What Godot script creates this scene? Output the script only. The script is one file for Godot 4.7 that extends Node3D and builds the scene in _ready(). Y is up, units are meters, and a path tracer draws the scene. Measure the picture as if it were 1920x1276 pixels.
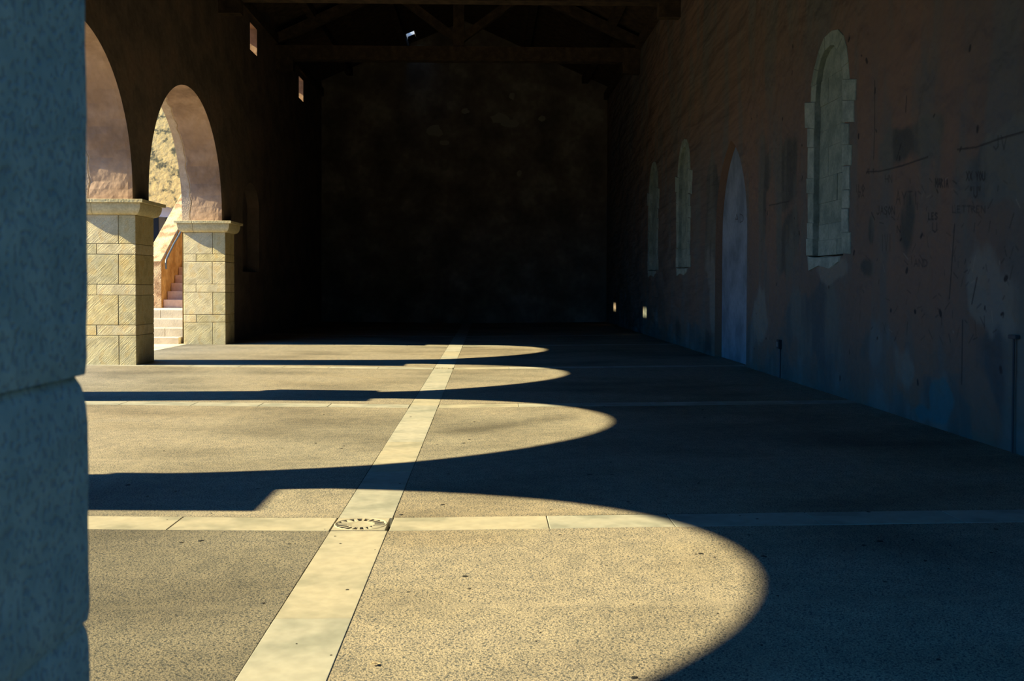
extends Node3D
# A long stone hall with an open arcade on its sunny side. Metres, y up, the hall runs along -z.

const CAM := Vector3(0, 1.3, 0)
const FPX := 1950.0
const PPY := 579.7
const CH_L := -0.8267       # edges of the central gutter of pale slabs
const CH_R := -0.5235
const X_PIER := -5.362      # hall face of the piers
const X_WALL := -5.4855     # hall face of the arcade wall
const X_OUT := -6.30        # courtyard face of the arcade wall
const X_RIGHT := 3.94
const D_BACK := 34.5        # distance of the end wall
const WALL_TOP := 7.62
const STRIPS := [5.768, 11.21, 16.15, 21.93, 25.9]   # far edges of the cross bands
const BAND := 0.303
const IMPOST_LOW := 2.335
const IMPOST_TOP := 2.565

var cam_basis: Basis
var mats := {}
var rng := RandomNumberGenerator.new()
var block_cache := {}

func _ready() -> void:
	rng.seed = 20240607
	_camera_and_light()
	_materials()
	_floor()
	_wall_left()
	_piers()
	_wall_right()
	_right_windows()
	_wall_back_front()
	_ceiling()
	_courtyard()
	_small_things()

# ------------------------------------------------------------------ camera, sky, sun
func _camera_and_light() -> void:
	var cam := Camera3D.new()
	cam.name = "camera"
	cam.position = CAM
	cam.rotation = Vector3(-0.0243, -0.0233, 0.0031)
	cam.near = 0.05
	cam.far = 300.0
	cam.keep_aspect = Camera3D.KEEP_HEIGHT
	cam.set_frustum(0.05 * 1276.0 / FPX, Vector2(0, -0.05 * (638.0 - PPY) / FPX), 0.05, 300.0)
	var att := CameraAttributesPhysical.new()
	att.frustum_focal_length = 35.0
	att.exposure_aperture = 9.0
	att.frustum_focus_distance = 11.0
	att.frustum_near = 0.05
	att.frustum_far = 300.0
	cam.attributes = att
	add_child(cam)
	cam.current = true
	cam_basis = cam.transform.basis

	var sky_m := ProceduralSkyMaterial.new()
	sky_m.sky_top_color = Color(0.10, 0.60, 0.98)
	sky_m.sky_horizon_color = Color(0.14, 0.66, 0.98)
	sky_m.sky_curve = 0.2
	sky_m.ground_bottom_color = Color(0.10, 0.16, 0.24)
	sky_m.ground_horizon_color = Color(0.20, 0.36, 0.50)
	sky_m.sky_energy_multiplier = 1.0
	sky_m.sun_angle_max = 1.0
	var sky := Sky.new()
	sky.sky_material = sky_m
	var env := Environment.new()
	env.background_mode = Environment.BG_SKY
	env.sky = sky
	env.tonemap_mode = Environment.TONE_MAPPER_LINEAR
	env.tonemap_exposure = 1.0
	env.background_energy_multiplier = 2.0
	env.sdfgi_enabled = true
	env.ssao_enabled = true
	env.ssil_enabled = true
	var we := WorldEnvironment.new()
	we.name = "world_environment"
	we.environment = env
	add_child(we)

	var sun := DirectionalLight3D.new()
	sun.name = "sun"
	sun.light_color = Color(1.0, 0.94, 0.735)
	sun.light_energy = 5.6
	sun.light_angular_distance = 0.55
	sun.shadow_enabled = true
	sun.sky_mode = DirectionalLight3D.SKY_MODE_LIGHT_ONLY
	var dir := Vector3(1.0, -0.655, -0.148).normalized()
	sun.transform = Transform3D(Basis.looking_at(dir, Vector3.UP), Vector3(-30, 25, 5))
	add_child(sun)

# ------------------------------------------------------------------ pixel helpers (a pixel is only a direction)
func ray(px: float, py: float) -> Vector3:
	return (cam_basis * Vector3((px - 960.0) / FPX, (PPY - py) / FPX, -1.0)).normalized()

func hit_x(px: float, py: float, x: float) -> Vector3:
	var r := ray(px, py)
	return CAM + r * ((x - CAM.x) / r.x)

func hit_z(px: float, py: float, z: float) -> Vector3:
	var r := ray(px, py)
	return CAM + r * ((z - CAM.z) / r.z)

func hit_floor(px: float, py: float) -> Vector3:
	var r := ray(px, py)
	var p := CAM + r * (-CAM.y / r.y)
	for i in 4:
		p = CAM + r * ((floor_y(p.x) - CAM.y) / r.y)
	return p

func floor_y(x: float) -> float:
	if x < CH_L: return 0.0104 * (CH_L - x)
	if x > CH_R: return 0.0115 * (x - CH_R)
	return 0.0

# ------------------------------------------------------------------ mesh helpers
func new_st() -> SurfaceTool:
	var st := SurfaceTool.new()
	st.begin(Mesh.PRIMITIVE_TRIANGLES)
	return st

func tri(st: SurfaceTool, a: Vector3, b: Vector3, c: Vector3, n: Vector3) -> void:
	var g := (c - a).cross(b - a)
	var nn := g.normalized()
	if g.dot(n) < 0.0:
		var t := b
		b = c
		c = t
		nn = -nn
	for v in [a, b, c]:
		st.set_normal(nn)
		st.set_uv(Vector2(v.z, v.y))
		st.add_vertex(v)

func quad(st: SurfaceTool, a: Vector3, b: Vector3, c: Vector3, d: Vector3, n: Vector3) -> void:
	tri(st, a, b, c, n)
	tri(st, a, c, d, n)

func box(st: SurfaceTool, lo: Vector3, hi: Vector3) -> void:
	var p := func(i: int) -> Vector3: return Vector3(hi.x if i & 1 else lo.x, hi.y if i & 2 else lo.y, hi.z if i & 4 else lo.z)
	quad(st, p.call(0), p.call(2), p.call(6), p.call(4), Vector3.LEFT)
	quad(st, p.call(1), p.call(3), p.call(7), p.call(5), Vector3.RIGHT)
	quad(st, p.call(0), p.call(1), p.call(5), p.call(4), Vector3.DOWN)
	quad(st, p.call(2), p.call(3), p.call(7), p.call(6), Vector3.UP)
	quad(st, p.call(0), p.call(1), p.call(3), p.call(2), Vector3.FORWARD)
	quad(st, p.call(4), p.call(5), p.call(7), p.call(6), Vector3.BACK)

# a chamfered block centred on its origin, its corners slightly uneven
func block_mesh(size: Vector3, bev: float, uneven: float, sd: int) -> ArrayMesh:
	var key := "%.3f %.3f %.3f %.4f %.4f %d" % [size.x, size.y, size.z, bev, uneven, sd]
	if block_cache.has(key): return block_cache[key]
	var r := RandomNumberGenerator.new()
	r.seed = sd + 17
	var h := size * 0.5
	var v := {}
	for c in 8:
		var s := Vector3(1 if c & 1 else -1, 1 if c & 2 else -1, 1 if c & 4 else -1)
		var b := bev * r.randf_range(0.7, 1.0 + uneven * 60.0)
		b = minf(b, minf(h.x, minf(h.y, h.z)) * 0.45)
		for ax in 3:
			var q := Vector3(h.x - b, h.y - b, h.z - b)
			q[ax] = h[ax] + r.randf_range(-uneven, uneven * 0.3)
			v[c * 3 + ax] = q * s
	var st := new_st()
	for ax in 3:
		var u := (ax + 1) % 3
		var w := (ax + 2) % 3
		for sg in [0, 1]:
			var n := Vector3.ZERO
			n[ax] = 1.0 if sg else -1.0
			var base: int = sg << ax
			quad(st, v[base * 3 + ax], v[(base | 1 << u) * 3 + ax], v[(base | 1 << u | 1 << w) * 3 + ax], v[(base | 1 << w) * 3 + ax], n)
		# edges along ax
		for su in [0, 1]:
			for sw in [0, 1]:
				var e: int = (su << u) | (sw << w)
				var f: int = e | (1 << ax)
				var n2 := Vector3.ZERO
				n2[u] = 1.0 if su else -1.0
				n2[w] = 1.0 if sw else -1.0
				quad(st, v[e * 3 + u], v[f * 3 + u], v[f * 3 + w], v[e * 3 + w], n2)
	for c in 8:
		var n3 := Vector3(1 if c & 1 else -1, 1 if c & 2 else -1, 1 if c & 4 else -1)
		tri(st, v[c * 3], v[c * 3 + 1], v[c * 3 + 2], n3)
	var m := st.commit()
	block_cache[key] = m
	return m

# a prism: outline points in the plane x = x0 given as (distance, height), thickness towards +x*sgn, front chamfered
func prism_x(pts: Array, x0: float, x1: float, bev: float) -> ArrayMesh:
	var st := new_st()
	var c := Vector2.ZERO
	for p in pts: c += p
	c /= pts.size()
	var n := pts.size()
	var sg := signf(x0 - x1)      # the face at x0 is the visible one
	var xf := x0
	var xb := x0 - sg * bev
	for i in n:
		var a: Vector2 = pts[i]
		var b: Vector2 = pts[(i + 1) % n]
		var ai: Vector2 = a + (c - a).normalized() * bev
		var bi: Vector2 = b + (c - b).normalized() * bev
		var out2 := ((a + b) * 0.5 - c)
		var outv := Vector3(0, out2.y, -out2.x)
		tri(st, Vector3(xf, c.y, -c.x), Vector3(xf, ai.y, -ai.x), Vector3(xf, bi.y, -bi.x), Vector3(sg, 0, 0))
		quad(st, Vector3(xf, ai.y, -ai.x), Vector3(xf, bi.y, -bi.x), Vector3(xb, b.y, -b.x), Vector3(xb, a.y, -a.x), outv + Vector3(sg * 0.3, 0, 0))
		quad(st, Vector3(xb, a.y, -a.x), Vector3(xb, b.y, -b.x), Vector3(x1, b.y, -b.x), Vector3(x1, a.y, -a.x), outv)
		tri(st, Vector3(x1, c.y, -c.x), Vector3(x1, a.y, -a.x), Vector3(x1, b.y, -b.x), Vector3(-sg, 0, 0))
	return st.commit()

func part(parent: Node, called: String, mesh: Mesh, mat: Material, pos := Vector3.ZERO, rot := Vector3.ZERO) -> MeshInstance3D:
	var o := MeshInstance3D.new()
	o.name = called
	o.mesh = mesh
	o.material_override = mat
	o.position = pos
	o.rotation = rot
	parent.add_child(o, true)
	return o

func root(called: String, pos := Vector3.ZERO) -> Node3D:
	var o := Node3D.new()
	o.name = called
	o.position = pos
	add_child(o, true)
	return o

func thing(called: String, label: String, category: String, pos := Vector3.ZERO, group := "") -> Node3D:
	var o := root(called, pos)
	o.set_meta("label", label)
	o.set_meta("category", category)
	if group != "": o.set_meta("group", group)
	return o

func structure(called: String, label: String, category: String, pos := Vector3.ZERO) -> Node3D:
	var o := thing(called, label, category, pos)
	o.set_meta("kind", "structure")
	return o

func tube(st: SurfaceTool, pts: Array, rad: float, sides := 10) -> void:
	var rings := []
	for i in pts.size():
		var p: Vector3 = pts[i]
		var t: Vector3
		if i == 0: t = pts[1] - pts[0]
		elif i == pts.size() - 1: t = pts[i] - pts[i - 1]
		else: t = pts[i + 1] - pts[i - 1]
		t = t.normalized()
		var u := t.cross(Vector3(0.31, 0.2, 0.93)).normalized()
		var w := t.cross(u).normalized()
		var ring := []
		for k in sides:
			var a := TAU * k / sides
			ring.append(p + (u * cos(a) + w * sin(a)) * rad)
		rings.append(ring)
	for i in pts.size() - 1:
		var mid: Vector3 = (pts[i] + pts[i + 1]) * 0.5
		for k in sides:
			var k2 := (k + 1) % sides
			var a: Vector3 = rings[i][k]
			var b: Vector3 = rings[i][k2]
			var c: Vector3 = rings[i + 1][k2]
			var d: Vector3 = rings[i + 1][k]
			quad(st, a, b, c, d, (a + b + c + d) * 0.25 - mid)
	for e in [0, pts.size() - 1]:
		var nrm: Vector3 = (pts[0] - pts[1]) if e == 0 else (pts[e] - pts[e - 1])
		for k in sides:
			tri(st, pts[e], rings[e][k], rings[e][(k + 1) % sides], nrm)

# ------------------------------------------------------------------ materials
func fnl(sd: int, freq: float, oct := 4, type := FastNoiseLite.TYPE_SIMPLEX_SMOOTH) -> FastNoiseLite:
	var n := FastNoiseLite.new()
	n.seed = sd
	n.noise_type = type
	n.frequency = freq
	n.fractal_octaves = oct
	n.fractal_type = FastNoiseLite.FRACTAL_FBM if oct > 1 else FastNoiseLite.FRACTAL_NONE
	return n

func noise_bytes(sd: int, freq: float, oct: int, w: int, h: int, type := FastNoiseLite.TYPE_SIMPLEX_SMOOTH) -> PackedByteArray:
	var im := fnl(sd, freq, oct, type).get_seamless_image(w, h)
	im.convert(Image.FORMAT_L8)
	return im.get_data()

func tex_from(data: PackedByteArray, w: int, h: int, fmt := Image.FORMAT_RGB8) -> ImageTexture:
	return ImageTexture.create_from_image(Image.create_from_data(w, h, false, fmt, data))

func b8(v: float) -> int:
	return clampi(int(v * 255.0), 0, 255)

# colour map: linear-ish mix of tones by coarse noise, fine grain on top; values are sRGB
func mottled(sd: int, w: int, tones: Array, f_coarse: float, f_fine: float, grain: float) -> ImageTexture:
	var a := noise_bytes(sd, f_coarse, 4, w, w)
	var b := noise_bytes(sd + 1, f_fine, 3, w, w)
	var out := PackedByteArray()
	out.resize(w * w * 3)
	var n := tones.size() - 1
	for i in w * w:
		var t := clampf((a[i] / 255.0 - 0.2) / 0.6, 0.0, 0.999) * n
		var k := int(t)
		var c: Color = tones[k]
		var d: Color = tones[k + 1]
		var g := 1.0 + (b[i] / 255.0 - 0.5) * grain
		c = c.lerp(d, t - k)
		out[i * 3] = b8(c.r * g)
		out[i * 3 + 1] = b8(c.g * g)
		out[i * 3 + 2] = b8(c.b * g)
	return tex_from(out, w, w)

func std(called: String, col: Color, rough := 0.9) -> StandardMaterial3D:
	var m := StandardMaterial3D.new()
	m.resource_name = called
	m.albedo_color = col
	m.roughness = rough
	m.metallic_specular = 0.3
	mats[called] = m
	return m

func tripl(m: StandardMaterial3D, metres: float) -> void:
	m.uv1_triplanar = true
	m.uv1_world_triplanar = true
	m.uv1_triplanar_sharpness = 4.0
	m.uv1_scale = Vector3.ONE / metres

func relief(m: StandardMaterial3D, tex: Texture2D, cm: float) -> void:
	m.heightmap_enabled = true
	m.heightmap_texture = tex
	m.heightmap_scale = cm

func _materials() -> void:
	# --- asphalt: tan pebbles in grey binder
	var w := 1024
	var cell := noise_bytes(5, 0.085, 1, w, w, FastNoiseLite.TYPE_CELLULAR)
	var fine := noise_bytes(6, 0.22, 2, w, w)
	var mid_n := noise_bytes(8, 0.10, 2, w, w)
	var coarse := noise_bytes(7, 0.012, 4, w, w)
	var col := PackedByteArray()
	col.resize(w * w * 3)
	var hgt := PackedByteArray()
	hgt.resize(w * w)
	for i in w * w:
		var f := fine[i] / 255.0
		var pit := smoothstep(0.60, 0.74, mid_n[i] / 255.0)
		var k := clampf(0.66 + (f - 0.5) * 1.5 + (cell[i] / 255.0 - 0.5) * -0.25 + (coarse[i] / 255.0 - 0.5) * 0.30, 0.0, 1.0)
		k *= 1.0 - 0.85 * pit
		col[i * 3] = b8(lerpf(0.25, 0.66, k))
		col[i * 3 + 1] = b8(lerpf(0.26, 0.60, k))
		col[i * 3 + 2] = b8(lerpf(0.27, 0.51, k))
		hgt[i] = b8(0.15 + 0.7 * k)
	var asph := std("asphalt", Color(1, 1, 1), 0.92)
	asph.albedo_texture = tex_from(col, w, w)
	tripl(asph, 1.7)
	relief(asph, tex_from(hgt, w, w, Image.FORMAT_L8), 0.22)
	asph.vertex_color_use_as_albedo = true

	# --- plaster / stone relief maps
	var bump_soft := tex_from(noise_bytes(11, 0.02, 5, 512, 512), 512, 512, Image.FORMAT_L8)
	var bump_fine := tex_from(noise_bytes(12, 0.07, 4, 512, 512), 512, 512, Image.FORMAT_L8)
	# diagonal chisel marks: noise drawn out along one axis and sheared to 45 degrees
	var s_im := fnl(21, 0.10, 3).get_seamless_image(512, 40)
	s_im.resize(512, 512, Image.INTERPOLATE_CUBIC)
	s_im.convert(Image.FORMAT_L8)
	var sd := s_im.get_data()
	var patch := noise_bytes(22, 0.008, 2, 512, 512)
	var grit := noise_bytes(23, 0.09, 3, 512, 512)
	var tool := PackedByteArray()
	tool.resize(512 * 512)
	for y in 512:
		for x in 512:
			var i := y * 512 + x
			var streak := sd[y * 512 + (x + y) % 512] / 255.0
			var am := smoothstep(0.35, 0.62, patch[i] / 255.0)
			tool[i] = b8(lerpf(0.5, streak, 0.25 + 0.75 * am) * 0.82 + grit[i] / 255.0 * 0.18)
	var bump_tool := tex_from(tool, 512, 512, Image.FORMAT_L8)

	# --- pier stone, three tints
	var st_tex := mottled(31, 512, [Color(0.76, 0.70, 0.56), Color(0.80, 0.745, 0.61), Color(0.82, 0.765, 0.63), Color(0.80, 0.715, 0.55)], 0.006, 0.07, 0.18)
	var tints := [Color(1, 1, 1), Color(0.97, 0.96, 0.90), Color(0.93, 0.94, 0.92)]
	for k in 3:
		var ps := std("pier_stone_%d" % k, tints[k], 0.9)
		ps.albedo_texture = st_tex
		tripl(ps, 0.95)
		relief(ps, bump_tool, 1.2)
	var mo := std("mortar", Color(0.50, 0.47, 0.38), 0.95)
	tripl(mo, 0.6)
	relief(mo, bump_fine, 0.3)
	var im := std("impost_stone", Color(0.97, 0.98, 0.96), 0.9)
	im.albedo_texture = st_tex
	tripl(im, 1.9)
	relief(im, bump_fine, 0.3)

	# --- pale slabs of the gutter and bands
	var slab_tex := mottled(41, 512, [Color(0.52, 0.515, 0.48), Color(0.59, 0.575, 0.535), Color(0.61, 0.59, 0.545)], 0.008, 0.05, 0.10)
	for k in 3:
		var sl := std("slab_stone_%d" % k, [Color(1, 1, 1), Color(0.96, 0.965, 0.96), Color(0.99, 0.97, 0.93)][k], 0.8)
		sl.albedo_texture = slab_tex
		tripl(sl, 2.3)
		relief(sl, bump_fine, 0.06)

	# --- plaster on the arcade wall
	var pl_tex := mottled(51, 512, [Color(0.56, 0.46, 0.39), Color(0.65, 0.54, 0.46), Color(0.70, 0.59, 0.51)], 0.007, 0.05, 0.10)
	var pl := std("plaster", Color(1, 1, 1), 0.95)
	pl.albedo_texture = pl_tex
	tripl(pl, 2.7)
	relief(pl, bump_soft, 0.8)
	var hp := std("shade_toned_plaster", Color(1, 1, 1), 0.95)  # same plaster as the soffits, darkened: hall-side shade put into the colour
	hp.albedo_texture = mottled(53, 512, [Color(0.38, 0.34, 0.31), Color(0.43, 0.38, 0.34), Color(0.47, 0.40, 0.35)], 0.007, 0.05, 0.12)
	tripl(hp, 4.0)
	relief(hp, bump_soft, 1.2)
	var rg := std("arch_ring_plaster", Color(1.0, 1.0, 1.0), 0.95)
	rg.albedo_texture = mottled(54, 256, [Color(0.70, 0.61, 0.53), Color(0.78, 0.70, 0.62)], 0.02, 0.08, 0.12)
	tripl(rg, 1.4)
	relief(rg, bump_fine, 0.5)

	# --- end wall and other dim masonry
	var bw := std("back_plaster", Color(1, 1, 1), 0.95)
	bw.albedo_texture = mottled(61, 512, [Color(0.36, 0.34, 0.31), Color(0.42, 0.39, 0.35), Color(0.45, 0.42, 0.38), Color(0.52, 0.50, 0.46)], 0.010, 0.05, 0.18)
	tripl(bw, 7.0)
	relief(bw, bump_soft, 2.0)
	var wd := std("dark_wood", Color(1, 1, 1), 0.9)
	wd.albedo_texture = mottled(65, 256, [Color(0.22, 0.19, 0.16), Color(0.31, 0.26, 0.21)], 0.02, 0.09, 0.2)
	tripl(wd, 1.5)
	# --- near jamb: pitted limestone, its blue-green shade mixed into the colour
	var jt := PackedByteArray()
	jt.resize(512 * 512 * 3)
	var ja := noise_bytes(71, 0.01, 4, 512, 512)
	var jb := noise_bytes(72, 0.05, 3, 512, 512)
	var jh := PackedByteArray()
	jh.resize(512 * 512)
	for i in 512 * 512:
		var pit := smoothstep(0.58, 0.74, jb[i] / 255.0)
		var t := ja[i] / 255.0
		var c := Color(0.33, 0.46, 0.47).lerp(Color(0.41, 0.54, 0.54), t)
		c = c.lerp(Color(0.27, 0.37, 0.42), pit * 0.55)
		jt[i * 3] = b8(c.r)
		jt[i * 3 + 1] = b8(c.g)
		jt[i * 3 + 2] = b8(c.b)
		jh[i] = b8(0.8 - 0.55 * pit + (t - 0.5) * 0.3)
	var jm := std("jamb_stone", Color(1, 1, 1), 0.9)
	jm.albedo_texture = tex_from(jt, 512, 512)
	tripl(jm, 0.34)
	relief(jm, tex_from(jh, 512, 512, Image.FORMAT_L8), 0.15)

	# --- old window stones and infills in the long wall
	var ws_tex := mottled(81, 512, [Color(0.44, 0.49, 0.47), Color(0.50, 0.55, 0.52), Color(0.54, 0.58, 0.55)], 0.010, 0.06, 0.16)
	for k in 3:
		var m := std("window_stone_%d" % k, [Color(1, 1, 1), Color(0.95, 0.96, 0.95), Color(0.90, 0.91, 0.89)][k], 0.92)
		m.albedo_texture = ws_tex
		tripl(m, 1.6)
		relief(m, bump_tool, 0.3)
	var bs := std("bare_stone", Color(0.56, 0.55, 0.50), 0.95)
	tripl(bs, 1.0)
	relief(bs, bump_tool, 0.6)
	var dn := std("door_render", Color(1, 1, 1), 0.92)
	dn.albedo_texture = mottled(85, 512, [Color(0.37, 0.41, 0.45), Color(0.43, 0.47, 0.51), Color(0.47, 0.51, 0.55)], 0.008, 0.05, 0.10)
	tripl(dn, 3.5)
	relief(dn, bump_soft, 0.4)

	# --- courtyard
	var cs := std("court_stone", Color(1, 1, 1), 0.9)
	cs.albedo_texture = mottled(91, 256, [Color(0.80, 0.71, 0.58), Color(0.90, 0.82, 0.68)], 0.01, 0.06, 0.08)
	tripl(cs, 2.0)
	var yt := std("yard_tarmac", Color(0.34, 0.34, 0.34), 0.95)
	tripl(yt, 1.0)
	relief(yt, bump_fine, 0.3)
	var ss := std("step_stone", Color(1, 1, 1), 0.88)
	ss.albedo_texture = mottled(93, 256, [Color(0.73, 0.68, 0.60), Color(0.80, 0.75, 0.67)], 0.012, 0.06, 0.06)
	tripl(ss, 1.5)
	relief(ss, bump_fine, 0.15)
	var us := std("bounce_tint_step_stone", Color(1, 1, 1), 0.9)  # pinkish tone stands in for warm light bounced onto the upper steps
	us.albedo_texture = mottled(94, 256, [Color(0.74, 0.58, 0.49), Color(0.82, 0.67, 0.57)], 0.012, 0.06, 0.08)
	tripl(us, 1.5)
	var pr := std("parapet_render", Color(1, 1, 1), 0.95)
	pr.albedo_texture = mottled(95, 256, [Color(0.58, 0.45, 0.34), Color(0.74, 0.62, 0.49), Color(0.80, 0.70, 0.56)], 0.015, 0.06, 0.20)
	tripl(pr, 1.3)
	relief(pr, bump_fine, 0.8)
	var oc := std("bounce_ochre_render", Color(1, 1, 1), 0.95)  # orange here carries the light bounced off the sunlit steps
	oc.albedo_texture = mottled(97, 256, [Color(0.72, 0.53, 0.30), Color(0.84, 0.66, 0.42)], 0.015, 0.06, 0.15)
	tripl(oc, 1.8)
	relief(oc, bump_soft, 0.6)
	# sunlit house wall: pale ochre with dark mould blotches
	var ha := noise_bytes(101, 0.011, 5, 512, 512)
	var hb := noise_bytes(102, 0.05, 4, 512, 512)
	var hc := PackedByteArray()
	hc.resize(512 * 512 * 3)
	for i in 512 * 512:
		var t := ha[i] / 255.0
		var mould := smoothstep(0.60, 0.86, t * 0.75 + hb[i] / 255.0 * 0.38)
		var c := Color(0.82, 0.70, 0.45).lerp(Color(0.88, 0.77, 0.54), hb[i] / 255.0)
		c = c.lerp(Color(0.36, 0.35, 0.28), mould * 0.85)
		hc[i * 3] = b8(c.r)
		hc[i * 3 + 1] = b8(c.g)
		hc[i * 3 + 2] = b8(c.b)
	var hw := std("house_render", Color(1, 1, 1), 0.95)
	hw.albedo_texture = tex_from(hc, 512, 512)
	tripl(hw, 2.6)
	relief(hw, bump_soft, 1.0)
	std("white_paint", Color(0.80, 0.82, 0.86), 0.8)
	std("panel_blue", Color(0.30, 0.40, 0.58), 0.7)
	var ir := std("iron", Color(0.42, 0.45, 0.47), 0.5)
	ir.metallic = 0.7
	std("dark_plastic", Color(0.16, 0.18, 0.20), 0.6)
	std("rust", Color(0.27, 0.27, 0.28), 0.9)
	std("conduit_grey", Color(0.30, 0.32, 0.34), 0.8)
	std("gum", Color(0.14, 0.14, 0.14), 0.7)
	std("soil", Color(0.10, 0.09, 0.08), 1.0)
	std("dry_leaf", Color(0.78, 0.70, 0.56), 0.8)
	var gl := std("roof_glass", Color(0.85, 0.92, 0.92, 0.25), 0.1)
	gl.transparency = BaseMaterial3D.TRANSPARENCY_ALPHA
	_right_wall_material()

# the long wall opposite the arcade: brown distemper, worn grey render, scratched names
var stroke_font := {
	"A": [[0, 0, 0.5, 1], [0.5, 1, 1, 0], [0.2, 0.4, 0.8, 0.4]], "D": [[0, 0, 0, 1], [0, 1, 0.7, 0.85], [0.7, 0.85, 1, 0.5], [1, 0.5, 0.7, 0.15], [0.7, 0.15, 0, 0]],
	"'": [[0.3, 1, 0.4, 0.6]], "I": [[0.5, 0, 0.5, 1]], "L": [[0, 1, 0, 0], [0, 0, 0.8, 0]], "O": [[0.5, 0, 0, 0.5], [0, 0.5, 0.5, 1], [0.5, 1, 1, 0.5], [1, 0.5, 0.5, 0]],
	"Y": [[0, 1, 0.5, 0.5], [1, 1, 0.5, 0.5], [0.5, 0.5, 0.5, 0]], "T": [[0, 1, 1, 1], [0.5, 1, 0.5, 0]], "E": [[0, 0, 0, 1], [0, 1, 0.8, 1], [0, 0.5, 0.6, 0.5], [0, 0, 0.8, 0]],
	"N": [[0, 0, 0, 1], [0, 1, 1, 0], [1, 0, 1, 1]], "V": [[0, 1, 0.5, 0], [0.5, 0, 1, 1]], "U": [[0, 1, 0, 0.2], [0, 0.2, 0.5, 0], [0.5, 0, 1, 0.2], [1, 0.2, 1, 1]],
	"S": [[1, 0.9, 0.4, 1], [0.4, 1, 0, 0.75], [0, 0.75, 1, 0.3], [1, 0.3, 0.6, 0], [0.6, 0, 0, 0.1]], "X": [[0, 0, 1, 1], [0, 1, 1, 0]],
	"J": [[0.8, 1, 0.8, 0.2], [0.8, 0.2, 0.4, 0], [0.4, 0, 0, 0.2]], "M": [[0, 0, 0, 1], [0, 1, 0.5, 0.4], [0.5, 0.4, 1, 1], [1, 1, 1, 0]], "R": [[0, 0, 0, 1], [0, 1, 0.8, 0.8], [0.8, 0.8, 0, 0.5], [0.3, 0.5, 1, 0]],
	"H": [[0, 0, 0, 1], [1, 0, 1, 1], [0, 0.5, 1, 0.5]], "\"": [[0.2, 1, 0.3, 0.65], [0.7, 1, 0.6, 0.65]],
}

func _stroke(im: Image, a: Vector2, b: Vector2, rad: float, c: Color, op: float) -> void:
	var n := int(ceil(a.distance_to(b) / 0.7)) + 1
	for i in n + 1:
		var p := a.lerp(b, float(i) / n)
		for dy in range(-int(ceil(rad)), int(ceil(rad)) + 1):
			for dx in range(-int(ceil(rad)), int(ceil(rad)) + 1):
				var x := int(p.x) + dx
				var y := int(p.y) + dy
				if x < 0 or y < 0 or x >= im.get_width() or y >= im.get_height(): continue
				var f := clampf(rad + 0.5 - Vector2(x + 0.5, y + 0.5).distance_to(p), 0.0, 1.0) * op
				if f > 0.0: im.set_pixel(x, y, im.get_pixel(x, y).lerp(c, f))

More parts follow.
